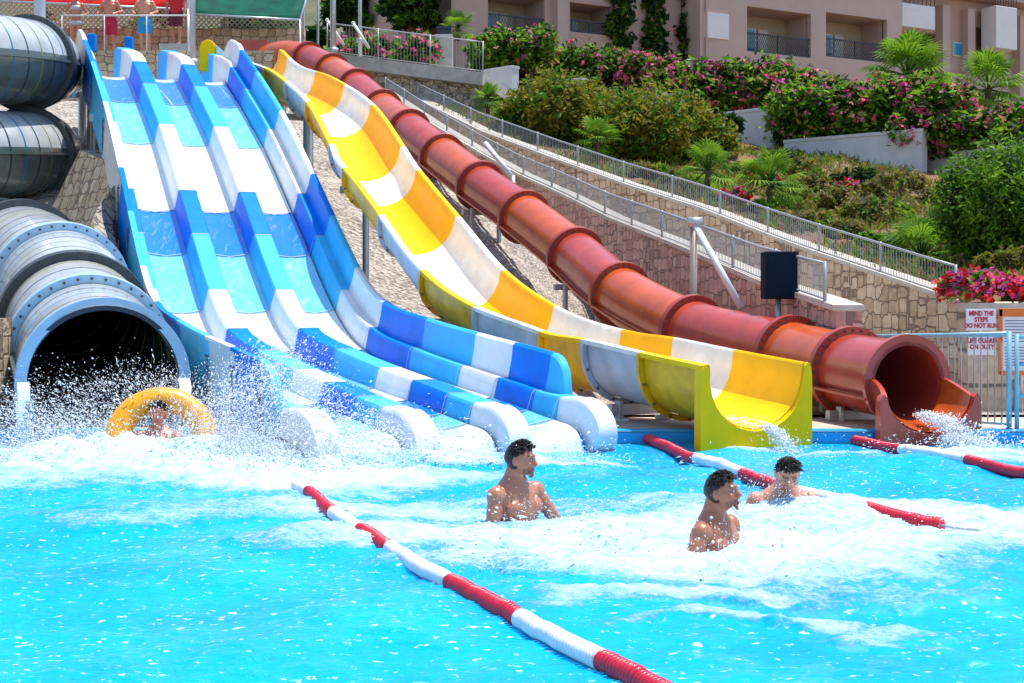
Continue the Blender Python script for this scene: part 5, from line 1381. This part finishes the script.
def person(loc, rz, label, skin, s=1.0, arms=None, legs=True, head=(0,0,0), vox=.012, hair=hair_m, hair_long=False, female=False, mouth=False, beard=False, lean=(0,0), group=None, foot_z=None):
    root = empty('person', loc, label, 'person', group, rz)
    LM = rot_about(Matrix.Rotation(lean[0],4,'X') @ Matrix.Rotation(lean[1],4,'Y'), Vector((0,0,.9)))
    up = lambda v: s*(LM @ Vector(v)) if v[2] > .93 else s*Vector(v)
    mb = MB()
    tor = TORSO if not female else [(z, rx*(1.04 if z < .95 else (.80 if z < 1.2 else .86)), ry*.95, yo) for z, rx, ry, yo in TORSO]
    lathe_rings(mb, tor, 28, lambda v: up(v))
    sh = .165 if female else .188
    for sx in (-1,1):
        mb.ellipsoid(up((sx*sh,0,1.395)), (.066*s,.064*s,.070*s), 14, 10)
        mb.ellipsoid(up((sx*.085,-.075,1.315)), ((.070 if female else .084)*s, (.062 if female else .046)*s, .062*s), 14, 10)
        mb.ellipsoid(up((sx*.075,.075,1.34)), (.085*s,.05*s,.10*s), 12, 8)
    A = arms or {}
    for sx, nm in ((-1,'r'),(1,'l')):
        e_, w_ = A.get(nm, ((sx*.26,.02,1.12),(sx*.28,-.08,.88)))
        S = up((sx*sh,0,1.405)); E = up(e_); Wr = up(w_)
        mb.tube([S, S.lerp(E,.35), S.lerp(E,.7), E, E.lerp(Wr,.25), E.lerp(Wr,.6), Wr], [x*s for x in ((.050,.053,.045,.038,.042,.035,.026) if not female else (.042,.040,.036,.032,.034,.029,.022))], 12)
        f = (Wr-E).normalized(); u_ = Vector((sx*.5,-.2,.8)); u_ = (u_ - f*u_.dot(f)).normalized(); hand(mb, Wr, f, u_, u_.cross(f)*sx*1.0, s, .5)
    if legs:
        for sx in (-1,1):
            mb.tube([s*Vector(p) for p in ((sx*.088,0,.88),(sx*.095,-.01,.68),(sx*.095,-.012,.49),(sx*.095,.012,.36),(sx*.095,.018,.20),(sx*.095,.02,.07))], [x*s for x in (.092,.076,.055,.056,.044,.036)], 14)
            mb.ellipsoid(s*Vector((sx*.105,-.055,.035)), (.045*s,.125*s,.036*s), 12, 8)
    hc = up((0,-.034,1.622)); HM = Matrix.Translation(hc) @ Matrix.Rotation(head[2],4,'Z') @ Matrix.Rotation(head[0],4,'X') @ Matrix.Rotation(head[1],4,'Y') @ Matrix.Scale(s,4)
    head_pts(mb, HM)
    hp = lambda *v: HM @ Vector(v)
    mb.tube([hp(0,-.084,.022), hp(0,-.100,-.008), hp(0,-.113,-.030)], [.009*s,.012*s,.016*s], 10); mb.ellipsoid(hp(0,-.100,-.034), (.020*s,.015*s,.011*s), 10, 8)
    mb.tube([hp(-.048,-.076,.026), hp(-.02,-.090,.026), hp(.02,-.090,.026), hp(.048,-.076,.026)], [.008*s,.011*s,.011*s,.008*s], 8)
    mb.tube([hp(-.020,-.088,-.062), hp(0,-.094,-.061), hp(.020,-.088,-.062)], [.006*s,.009*s,.006*s], 8)
    mb.tube([hp(-.018,-.086,-.073), hp(0,-.091,-.075), hp(.018,-.086,-.073)], [.005*s,.008*s,.005*s], 8)
    mb.ellipsoid(hp(0,-.078,-.098), (.024*s,.018*s,.018*s), 10, 8)
    for sx in (-1,1): mb.ellipsoid(hp(sx*.077,.012,-.008), (.012*s,.020*s,.033*s), 10, 8); mb.ellipsoid(hp(sx*.044,-.070,-.022), (.022*s,.020*s,.018*s), 10, 8)
    mats = [skin, lip_m, stub_m]
    me = voxel(mb, 'body', mats, vox*s, 2)
    HI = HM.inverted(); mi = []
    for p in me.polygons:
        v = HI @ p.center; k = 0
        if abs(v.x) < .085 and abs(v.y) < .14 and -.13 < v.z < .14 and v.y < -.01:
            if abs(v.x) < .026 and -.080 < v.z < -.054 and v.y < -.07: k = 1
            elif beard and v.z < -.050 and v.z > -.125 and v.y < -.03 and abs(v.x) < .05: k = 2
            elif .024 < v.z < .036 and .012 < abs(v.x) < .05 and v.y < -.06: k = 2
        mi.append(k)
    me.polygons.foreach_set('material_index', mi)
    b_ = bpy.data.objects.new('body', me); COL.objects.link(b_); b_.parent = root
    # hair cap
    mh = MB()
    def keep(v):
        if hair_long and v.y > -.02 and v.z > -.11: return True
        hl = .062 if v.y < -.04 else (.03 if v.y < .0 else -.055)
        return v.z > hl + .008*math.sin(v.x*240)
    head_pts(mh, HM, 0, .006, keep)
    if hair_long: mh.tube([hp(0,.09,.02), hp(0,.10,-.08), hp(.01,.09,-.20)], [.06*s,.07*s,.03*s], 10)
    rh = random.Random(3)
    for k in range(260):
        th = rh.uniform(0,6.28); ph = rh.uniform(.05,1.3); v = Vector((.079*math.sin(ph)*math.cos(th), .100*math.sin(ph)*math.sin(th)+.002, .121*math.cos(ph)))
        if v.y < -.03 and v.z < .07: continue
        d = Vector((v.x*.3 + rh.uniform(-.012,.012), -.022 + rh.uniform(-.012,.012), .008 + rh.uniform(-.006,.004))); mh.tube([HM @ (v*.97), HM @ (v*1.03 + d*.4), HM @ (v*1.0 + d*1.1)], [.0048*s,.004*s,.0015*s], 4)
    mh.build('hair', [hair], root, merge=False)
    if vox < .01:
        for sx in (-1,1):
            me_ = MB(); me_.ellipsoid(hp(sx*.031,-.083,.004), (.0125*s,.0095*s,.0075*s), 10, 8, 0); me_.ellipsoid(hp(sx*.031,-.0915,.004), (.006*s,.004*s,.006*s), 8, 6, 1); me_.build('eye', [eye_m, iris_m], root)
    if mouth:
        mm = MB(); mm.ellipsoid(hp(0,-.089,-.068), (.016*s,.012*s,.013*s), 12, 8, 0); mm.build('mouth', [mouth_m], root)
    return root, up
def garment(root, name, rings, m, xf, legs=None, arms=None, s=1.0, vox=.014):
    mb = MB(); lathe_rings(mb, rings, 28, xf)
    for pts, rr in (legs or []) + (arms or []): mb.tube(pts, rr, 14)
    me = voxel(mb, name, [m], vox*s, 1); o = bpy.data.objects.new(name, me); COL.objects.link(o); o.parent = root; return o
def grow(z0, z1, g, female=False):
    out = []
    zs = sorted({z0, z1, *[r[0] for r in TORSO if z0 < r[0] < z1]})
    for z in zs:
        rx = lerp_tab(z, [(r[0], r[1]) for r in TORSO]); ry = lerp_tab(z, [(r[0], r[2]) for r in TORSO])
        if female: rx *= (1.04 if z < .95 else (.80 if z < 1.2 else .86)); ry *= .95
        out.append((z, rx+g, ry+g, .004))
    return out
def shorts(root, m, s=1.0, hem=.52): 
    return garment(root, 'shorts', [(z*1.0, a, b, c) for z, a, b, c in grow(.84, 1.0, .014)], m, lambda v: v*s, [([s*Vector((sx*.088,0,.90)), s*Vector((sx*.095,-.01,.72)), s*Vector((sx*.098,-.012,hem))], [.112*s,.108*s,.105*s]) for sx in (-1,1)], None, s)
cloth = lambda n, c: mat(n, c, .75, var=.18, vscale=9, bump=.3, bscale=25)

# three men standing in the pool
def in_pool(px, py, head_top, h, **k):
    g = G(px, py); sc = F/g.y; above = (py-head_top)/sc; return Vector((g.x, g.y, above - 1.738*h*k.get('f',1)))
p1, _ = person(in_pool(516,524,441,1.0), R(48), 'man in the pool nearest the racing slide, hands held up at his chest', skinA, 1.0,
    {'l':((.31,-.10,1.17),(.11,-.28,1.18)),'r':((-.27,-.03,1.14),(-.06,-.29,1.12))}, True, (R(2),0,R(26)), .0075, beard=True)
p2, _ = person(in_pool(716,545,472,1.0) , R(56), 'open-mouthed man with cropped dark hair and stubble, looking right in the foam', skinB, 1.0,
    {'l':((.32,-.02,1.15),(.26,-.25,.98)),'r':((-.33,.02,1.17),(-.30,-.22,1.02))}, True, (R(-6),0,R(10)), .0075, mouth=True, beard=True)
p3, _ = person(in_pool(783,514,462,1.0) + Vector((0,.22,.10)), R(4), 'man bowing his wet head into the spray, close behind the lane rope', skinC, 1.0,
    {'l':((.34,-.06,1.17),(.24,-.30,1.05)),'r':((-.35,-.05,1.19),(-.26,-.30,1.05))}, True, (R(30),0,R(-4)), .0075, lean=(R(20),0))
for p_, c_ in ((p1,'navy'),(p2,'black'),(p3,'green')):
    shorts(p_, cloth('swim_'+c_, {'navy':(.02,.04,.16),'black':(.02,.02,.025),'green':(.02,.14,.08)}[c_]))
# spray round the men
def g3(px, py, z=0): q = G(px, py); return (q.x, q.y, z)
B = [plume(g3(524,528), .13,.05,.24,450,.0015,.0042), plume(g3(694,540), .07,.06,.28,450,.0015,.0042,lean=(-.3,0)), plume(g3(702,552), .30,.10,.04,700,.0015,.0045), plume(g3(785,518), .12,.05,.28,900,.0015,.0045), plume(g3(748,514),.14,.06,.22,600,.0015,.0045),
     plume(g3(806,520),.12,.08,.14,400,.002,.006), plume(g3(560,535),.45,.15,.04,900,.002,.006), plume(g3(850,545),1.2,.35,.03,1800,.002,.007), plume(g3(640,560),1.0,.3,.03,1500,.002,.007)]
droplets('swimmer_spray', np.concatenate([a[0] for a in B]), np.concatenate([a[1] for a in B]))
Cc = [plume(g3(368,462), .40,.10,.12,3500,.002,.008), plume(g3(462,466),.40,.08,.05,2500,.002,.008), plume(g3(556,467),.40,.08,.05,2500,.002,.008), plume(g3(820,462),.5,.15,.03,700,.002,.007), plume(g3(985,453),.4,.15,.05,1500,.002,.008)]
droplets('slide_foam_spray', np.concatenate([a[0] for a in Cc]), np.concatenate([a[1] for a in Cc]))
def jet(p, d, L_, n, wdt, drop):
    t_ = nr.rand(n); P = np.array(p) + np.outer(t_, np.array(d)*L_); P[:,2] -= drop*t_**2; P += nr.randn(n,3)*np.array([wdt,wdt,wdt*.5])*(0.4+t_)[:,None]; return P, .002+.007*nr.rand(n)**2
yend = yp.at(yp.len); _, ty, cy, _ = yp.frame(yp.len-.05); rend = tp.at(tp.len); _, tr_, cr_, _ = tp.frame(tp.len-.05); tr_ = Vector((tr_.x,tr_.y,0)).normalized(); ty = Vector((ty.x,ty.y,0)).normalized()
J = [jet(yend + ty*.2 + Vector((0,0,.03)), ty, .40, 1500, .05, .25), jet(yend - ty*.8 + Vector((0,0,.05)), ty, 1.0, 700, .06, .02)]
droplets('spout_water', np.concatenate([a[0] for a in J]), np.concatenate([a[1] for a in J]))
J = [jet(rend + tr_*.25 + Vector((0,0,-.32)), tr_ + cr_*.25, .75, 3800, .085, .28), jet(rend + tr_*.75 + Vector((0,0,-.52)) , tr_+cr_*.4, .5, 1500, .12, .08)]
droplets('tube_water', np.concatenate([a[0] for a in J]), np.concatenate([a[1] for a in J]))

# ring and its rider in the splash
rc = W(161, 440, 12.3); root = empty('swim_ring', rc, 'yellow inflatable swim ring rearing up in the white splash below the grey tube mouth', 'swim ring'); root.rotation_euler = (R(68), R(0), R(12))
mb = MB(); Rm, rm = .37, .115; vs=[]; nu, nv = 48, 20
for i in range(nu):
    for j in range(nv):
        a, b_ = 2*math.pi*i/nu, 2*math.pi*j/nv; q = rm*(1 + .02*math.sin(a*12)); vs.append(((Rm+q*math.cos(b_))*math.cos(a), (Rm+q*math.cos(b_))*math.sin(a), q*math.sin(b_)))
mb.add(vs, [(i*nv+j, ((i+1)%nu)*nv+j, ((i+1)%nu)*nv+(j+1)%nv, i*nv+(j+1)%nv) for i in range(nu) for j in range(nv)], 0, True); mb.build('tube', [mat('ring_orange',(.85,.36,.0),.3,var=.1,coat=.3)], root)
for sg in (0, 1):
    mb = MB(); a0 = R(200 + 140*sg); pts_ = [((Rm+rm*1.0)*math.cos(a0+R(k*6)), (Rm+rm*1.0)*math.sin(a0+R(k*6)), .09+.02*math.sin(k*1.05)) for k in range(-3,4)]; mb.tube(pts_, .014, 6); mb.build('handle', [mat('handle_dark',(.03,.03,.04),.6)], root)
person(Vector((rc.x-.02, rc.y-.10, rc.z - 1.36*.9)), R(-6), 'rider with dark hair leaning back in the yellow ring, half hidden by spray', skinD, .9, {'l':((.30,-.08,1.20),(.36,-.26,1.22)),'r':((-.30,-.08,1.20),(-.36,-.26,1.22))}, True, (R(-4),0,R(5)), .011, lean=(R(-8),0))

# ================================================================== PLATFORM AT THE TOP
PZ = 8.30
mb = MB(); mb.box((-11.4, 40.2, PZ-1.6), (10.4, 3.5, 3.2)); o = mb.build('start_platform', [stone_tan, concrete]); tag(o, 'stone-faced start platform behind the tops of the slides', 'platform')
for p in o.data.polygons:
    if p.normal.z > .9: p.material_index = 1
mb = MB(); mb.box((0,0,1.0), (13.9,.4,3.4)); o = mb.build('back_wall', [stone_tan], loc=(-13.2, 42.2, PZ-1.4)); tag(o, 'tan stone wall behind the start platform, under the white lattice', 'wall')
root = empty('lattice_screen', (-13.2,42.25,9.62), 'white diamond lattice screen on top of the stone wall behind the people', 'screen'); lat = mat('lattice_white',(.62,.62,.58),.6,var=.1)
mb = MB(); Wd, Hh = 13.8, 1.2
k = -Wd/2 - Hh
while k < Wd/2:
    for sg in (1,-1):
        x0, z0, x1, z1 = k, 0.0, k+Hh, Hh
        if x0 < -Wd/2: z0 += (-Wd/2-x0); x0 = -Wd/2
        if x1 > Wd/2: z1 -= (x1-Wd/2); x1 = Wd/2
        if x1-x0 > .02:
            za, zz = (z0,z1) if sg > 0 else (Hh-z0,Hh-z1); mb.bar((x0,.02*sg,za),(x1,.02*sg,zz),.012,.038)
    k += .155
mb.build('lattice', [lat], root)
for k in range(7):
    mb = MB(); mb.box((-Wd/2+Wd*k/6, 0, Hh/2), (.08,.08,Hh+.1)); mb.build('post', [lat], root)
mb = MB(); mb.box((0,0,Hh+.03),(Wd,.07,.06)); mb.box((0,0,-.02),(Wd,.07,.06)); mb.build('rail', [lat], root)
# rail in front of the people
def px_at(px, Y): return (px-CX)*Y/F
root = empty('waist_rail', (px_at(62,38.62),38.62,PZ), 'thin waist-high rail the waiting people stand behind', 'railing'); Lr = px_at(189,38.62)-px_at(62,38.62)
mb = MB(); mb.tube([(0,0,1.0),(Lr,0,1.0)], .02, 8); mb.build('bars', [white_steel], root)
for k in range(4):
    mb = MB(); mb.tube([(Lr*k/3,0,0),(Lr*k/3,0,1.0)], .018, 8); mb.build('post', [white_steel], root)
# people on the platform
rest = {'l':((.33,.03,1.16),(.25,-.24,1.08)),'r':((-.33,.03,1.16),(-.25,-.24,1.08))}
hang = {'l':((.25,.02,1.13),(.27,-.06,.88)),'r':((-.25,.02,1.13),(-.27,-.06,.88))}
q, up = person((px_at(76,39.0),39.0,PZ), R(6), 'woman in a pale bikini, leftmost adult standing at the platform rail', skinA, .98, rest, True, (0,0,0), .014, hair_b, True, True)
bik = cloth('bikini_pale', (.42,.50,.55))
garment(q, 'bikini_bottom', grow(.82,.93,.012,True), bik, lambda v: v*.98); garment(q, 'bikini_top', grow(1.26,1.34,.012,True), bik, lambda v: v*.98, None, [([.98*Vector((-.12,-.06,1.30)), .98*Vector((-.05,-.115,1.305)), .98*Vector((.05,-.115,1.305)), .98*Vector((.12,-.06,1.30))],[.045,.058,.058,.045])])
q, up = person((px_at(110,39.0),39.0,PZ), R(-4), 'shirtless person in crimson shorts standing at the rail of the platform', skinD, 1.02, rest, True, (0,0,0), .014); shorts(q, cloth('crimson_shorts',(.50,.01,.05)), 1.02)
q, up = person((px_at(145,39.0),39.0,PZ), R(4), 'shirtless person in bright blue shorts standing at the rail of the platform', skinC, 1.02, rest, True, (0,0,0), .014); shorts(q, cloth('blue_shorts',(.01,.30,.62)), 1.02, .56)
q, up = person((px_at(176,39.2),39.2,PZ+.28), R(-8), 'attendant in a red T-shirt and dark shorts beside the grey pole', skinA, 1.02, hang, True, (0,0,R(-10)), .014); shorts(q, cloth('maroon_shorts',(.12,.01,.03)), 1.02)
s_ = 1.02; garment(q, 'red_shirt', grow(.86,1.475,.016), cloth('red_shirt',(.55,.008,.015)), lambda v: v*s_, None, [([s_*Vector((sx*.10,0,1.41)), s_*Vector((sx*.19,0,1.40)), s_*Vector((sx*.235,.015,1.22))],[.08,.078,.066]) for sx in (-1,1)])
mb = MB(); mb.box((px_at(176,39.2), 39.3, PZ+.14), (.8,.8,.28)); tag(mb.build('step_block', [concrete]), 'low concrete block the red-shirted attendant stands on', 'block')
kz = 1.3
q, up = person((px_at(22,40.5),40.5,PZ+.1), R(10), 'child with dark hair whose head shows just above the grey spiral tube', skinA, .74, hang, True, (0,0,R(15)), .014); shorts(q, cloth('kid_navy',(.03,.05,.2)), .74)
q, up = person((px_at(52,40.0),40.0,PZ), R(25), 'child in a dark purple top standing left of the woman in the bikini', skinA, .76, hang, True, (0,0,R(10)), .014, hair_b); shorts(q, cloth('kid_red',(.35,.03,.03)), .76)
garment(q, 'vest', grow(.90,1.46,.016), cloth('kid_purple',(.10,.05,.16)), lambda v: v*.76, None, None, .76)
# blue start pads
for px_, y0, y1, lab in ((92,52,34,'small blue padded block standing left of the person in crimson shorts'),(129,56,37,'taller blue padded block between the two people in shorts')):
    q = W(px_, y0, 38.2); root = empty('start_pad', q, lab, 'pad'); h_ = (y0-y1)*38.2/F; mb = MB(); mb.box((0,0,h_/2),(.22,.22,h_)); mb.build('pad', [deep_blue], root, bevel=.04); mb = MB(); mb.box((0,0,-.35),(.07,.07,.8)); mb.build('stem', [steel], root)
# canopies
def fabric(name, c):
    m = leaf_mat(name, c, .5, .7); return m
def canopy(name, quad, m, label):
    root = empty(name, quad[0], label, 'canopy'); mb = MB(); n = 10; vs = []
    a, b_, c_, d_ = quad
    for j in range(n+1):
        for i in range(n+1):
            u_, v_ = i/n, j/n; p = (a.lerp(b_,u_)).lerp(d_.lerp(c_,u_), v_); p = p - Vector((0,0,.25*math.sin(math.pi*u_)*math.sin(math.pi*v_))); vs.append(p)
    mb.add(vs, [(j*(n+1)+i, j*(n+1)+i+1, (j+1)*(n+1)+i+1, (j+1)*(n+1)+i) for j in range(n) for i in range(n)], 0, True)
    mb.to_local(root.location); o = mb.build('fabric', [m], root); sm_ = o.modifiers.new('Solidify','SOLIDIFY'); sm_.thickness = .02
    mb = MB(); mb.tube([a, b_], .035, 8); mb.tube([b_, c_], .035, 8); mb.tube([a, d_], .035, 8); mb.to_local(root.location); mb.build('edge_bar', [steel], root)
    for p in (a, b_, c_, d_):
        mb = MB(); mb.tube([p, Vector((p.x, p.y, ground_z(p.x,p.y)))], .035, 8); mb.to_local(root.location); mb.build('post', [steel], root)
fr_, fg_ = fabric('red_awning', (.70,.012,.012)), fabric('green_awning', (.0,.17,.12))
canopy('shade_canopy', [W(-20,0,40.2), W(188,9.5,40.2), W(186,-60,43.2), W(-20,-60,43.2)], fr_, 'red fabric sun canopy over the waiting people')
canopy('shade_canopy', [W(189,14,40.6), W(300,20,40.6), W(318,-40,43.6), W(189,-50,43.4)], fg_, 'green fabric sun canopy right of the grey pole')
def pole(px, py0, Y, r, ztop, label, lamp=False):
    q = W(px, py0, Y); root = empty('slim_pole', q, label, 'pole'); mb = MB(); mb.tube([(0,0,-.8),(0,0,ztop-q.z)], [r, r*.8], 10); mb.build('shaft', [steel], root); mb = MB(); mb.tube([(0,0,-.02),(0,0,.12)], r*1.7, 10); mb.build('base', [steel], root)
pole(193, 64, 35.0, .075, 12.5, 'grey pole in front of the join between the red and green canopies')
pole(333, 52, 43.5, .10, 13.2, 'thick grey lamp pole where the terrace railing begins, left of a slimmer one'); pole(360, 42, 47.0, .07, 13.6, 'slim grey pole behind the terrace railing, right of the thicker one')
for a_, b2, lab in (((327,20),(344,45),'left of two slanted white bars leaning by the terrace railing'),((353,23),(369,48),'right of two slanted white bars leaning by the terrace railing')):
    p, e_ = W(*a_,45.3), W(*b2,45.1); root = empty('slanted_bar', e_, lab, 'bar'); mb = MB(); mb.tube([p-e_,(0,0,0)], .05, 8); mb.build('bar', [mat('bright_white',(.8,.8,.78),.4)], root); mb = MB(); mb.ellipsoid(p-e_, (.06,.06,.06), 10, 8); mb.build('end_cap', [white_steel], root)
# yellow start gate posts on the platform edge
for px_, y0, y1, lab in ((208,58,40,'rounded yellow start fin beside the grey pole'),):
    q = W(px_, y0, 31.6); root = empty('start_fin', q, lab, 'slide fin'); h_ = (y0-y1)*31.6/F; w_ = .36; mb = MB(); prof = [(-w_/2,-.3),(w_/2,-.3)] + [(w_/2*math.cos(R(a)), h_-w_/2+w_/2*math.sin(R(a))) for a in range(0,181,20)]
    K = len(prof); mb.add([(x,-.06,z) for x,z in prof]+[(x,.06,z) for x,z in prof], [tuple(range(K)), tuple(range(2*K-1,K-1,-1))]+[(k_,K+k_,K+(k_+1)%K,(k_+1)%K) for k_ in range(K)], 0); mb.build('fin', [yellow_gel], root, bevel=.02)
    mb = MB(); mb.add([(w_/2,-.03,-.3),(w_/2+.75,-1.1,-.5),(w_/2+.75,-1.1,-.35),(w_/2,-.03,h_*.75),(w_/2,.05,-.3),(w_/2+.75,-1.02,-.5),(w_/2+.75,-1.02,-.35),(w_/2,.05,h_*.75)], [(0,1,2,3),(7,6,5,4),(3,2,6,7),(0,4,5,1),(1,5,6,2),(0,3,7,4)], 0); mb.build('side_panel', [white_gel], root)
# cobbled curving wall on the left
Lp = [(80,150,25.5),(108,163,24.2),(116,180,23.3),(99,206,22.3),(94,222,21.6),(99,250,20.6),(112,285,19.6),(130,312,18.8),(140,340,17.9)]
Rp = [(118,150,26.0),(122,165,24.6),(128,186,23.7),(116,212,22.8),(113,228,22.2),(120,255,21.2),(132,288,20.2),(144,312,19.5),(157,340,18.6)]
LL = catmull([W(*a) for a in Lp], 8); RR = catmull([W(*a) for a in Rp], 8); mb = MB(); root = empty('cobble_wall', (LL[0].x,LL[0].y,LL[0].z-1.5), 'curving grey cobbled stone wall winding down between the grey tube and the racing slide', 'wall')
for i in range(len(LL)-1):
    mb.add([LL[i], LL[i+1], RR[i+1], RR[i]], [(0,1,2,3)], 0)
    mb.add([RR[i], RR[i+1], RR[i+1]-Vector((0,0,1.6)), RR[i]-Vector((0,0,1.6))], [(0,1,2,3)], 0)
mb.to_local(root.location); mb.build('cobbled_top', [stone_grey], root, merge=True)
mb = MB()
for i in range(len(LL)-1):
    f0 = Vector((-.75,.3,-1.3)); a, b_ = LL[i], LL[i+1]; mb.add([a, a+f0, b_+f0, b_], [(0,1,2,3)], 0)
mb.to_local(root.location); mb.build('stone_face', [stone_tan], root, merge=True)
# stone block wall left of the tube mouth
mb = MB(); q = W(-20,330,15.8); mb.box((0,0,.6),(1.4,.5,1.3)); tag(mb.build('stone_pier', [stone_tan], loc=(-6.22,15.2,0)), 'tan stone pier at the left edge beside the grey tube mouth', 'pier')
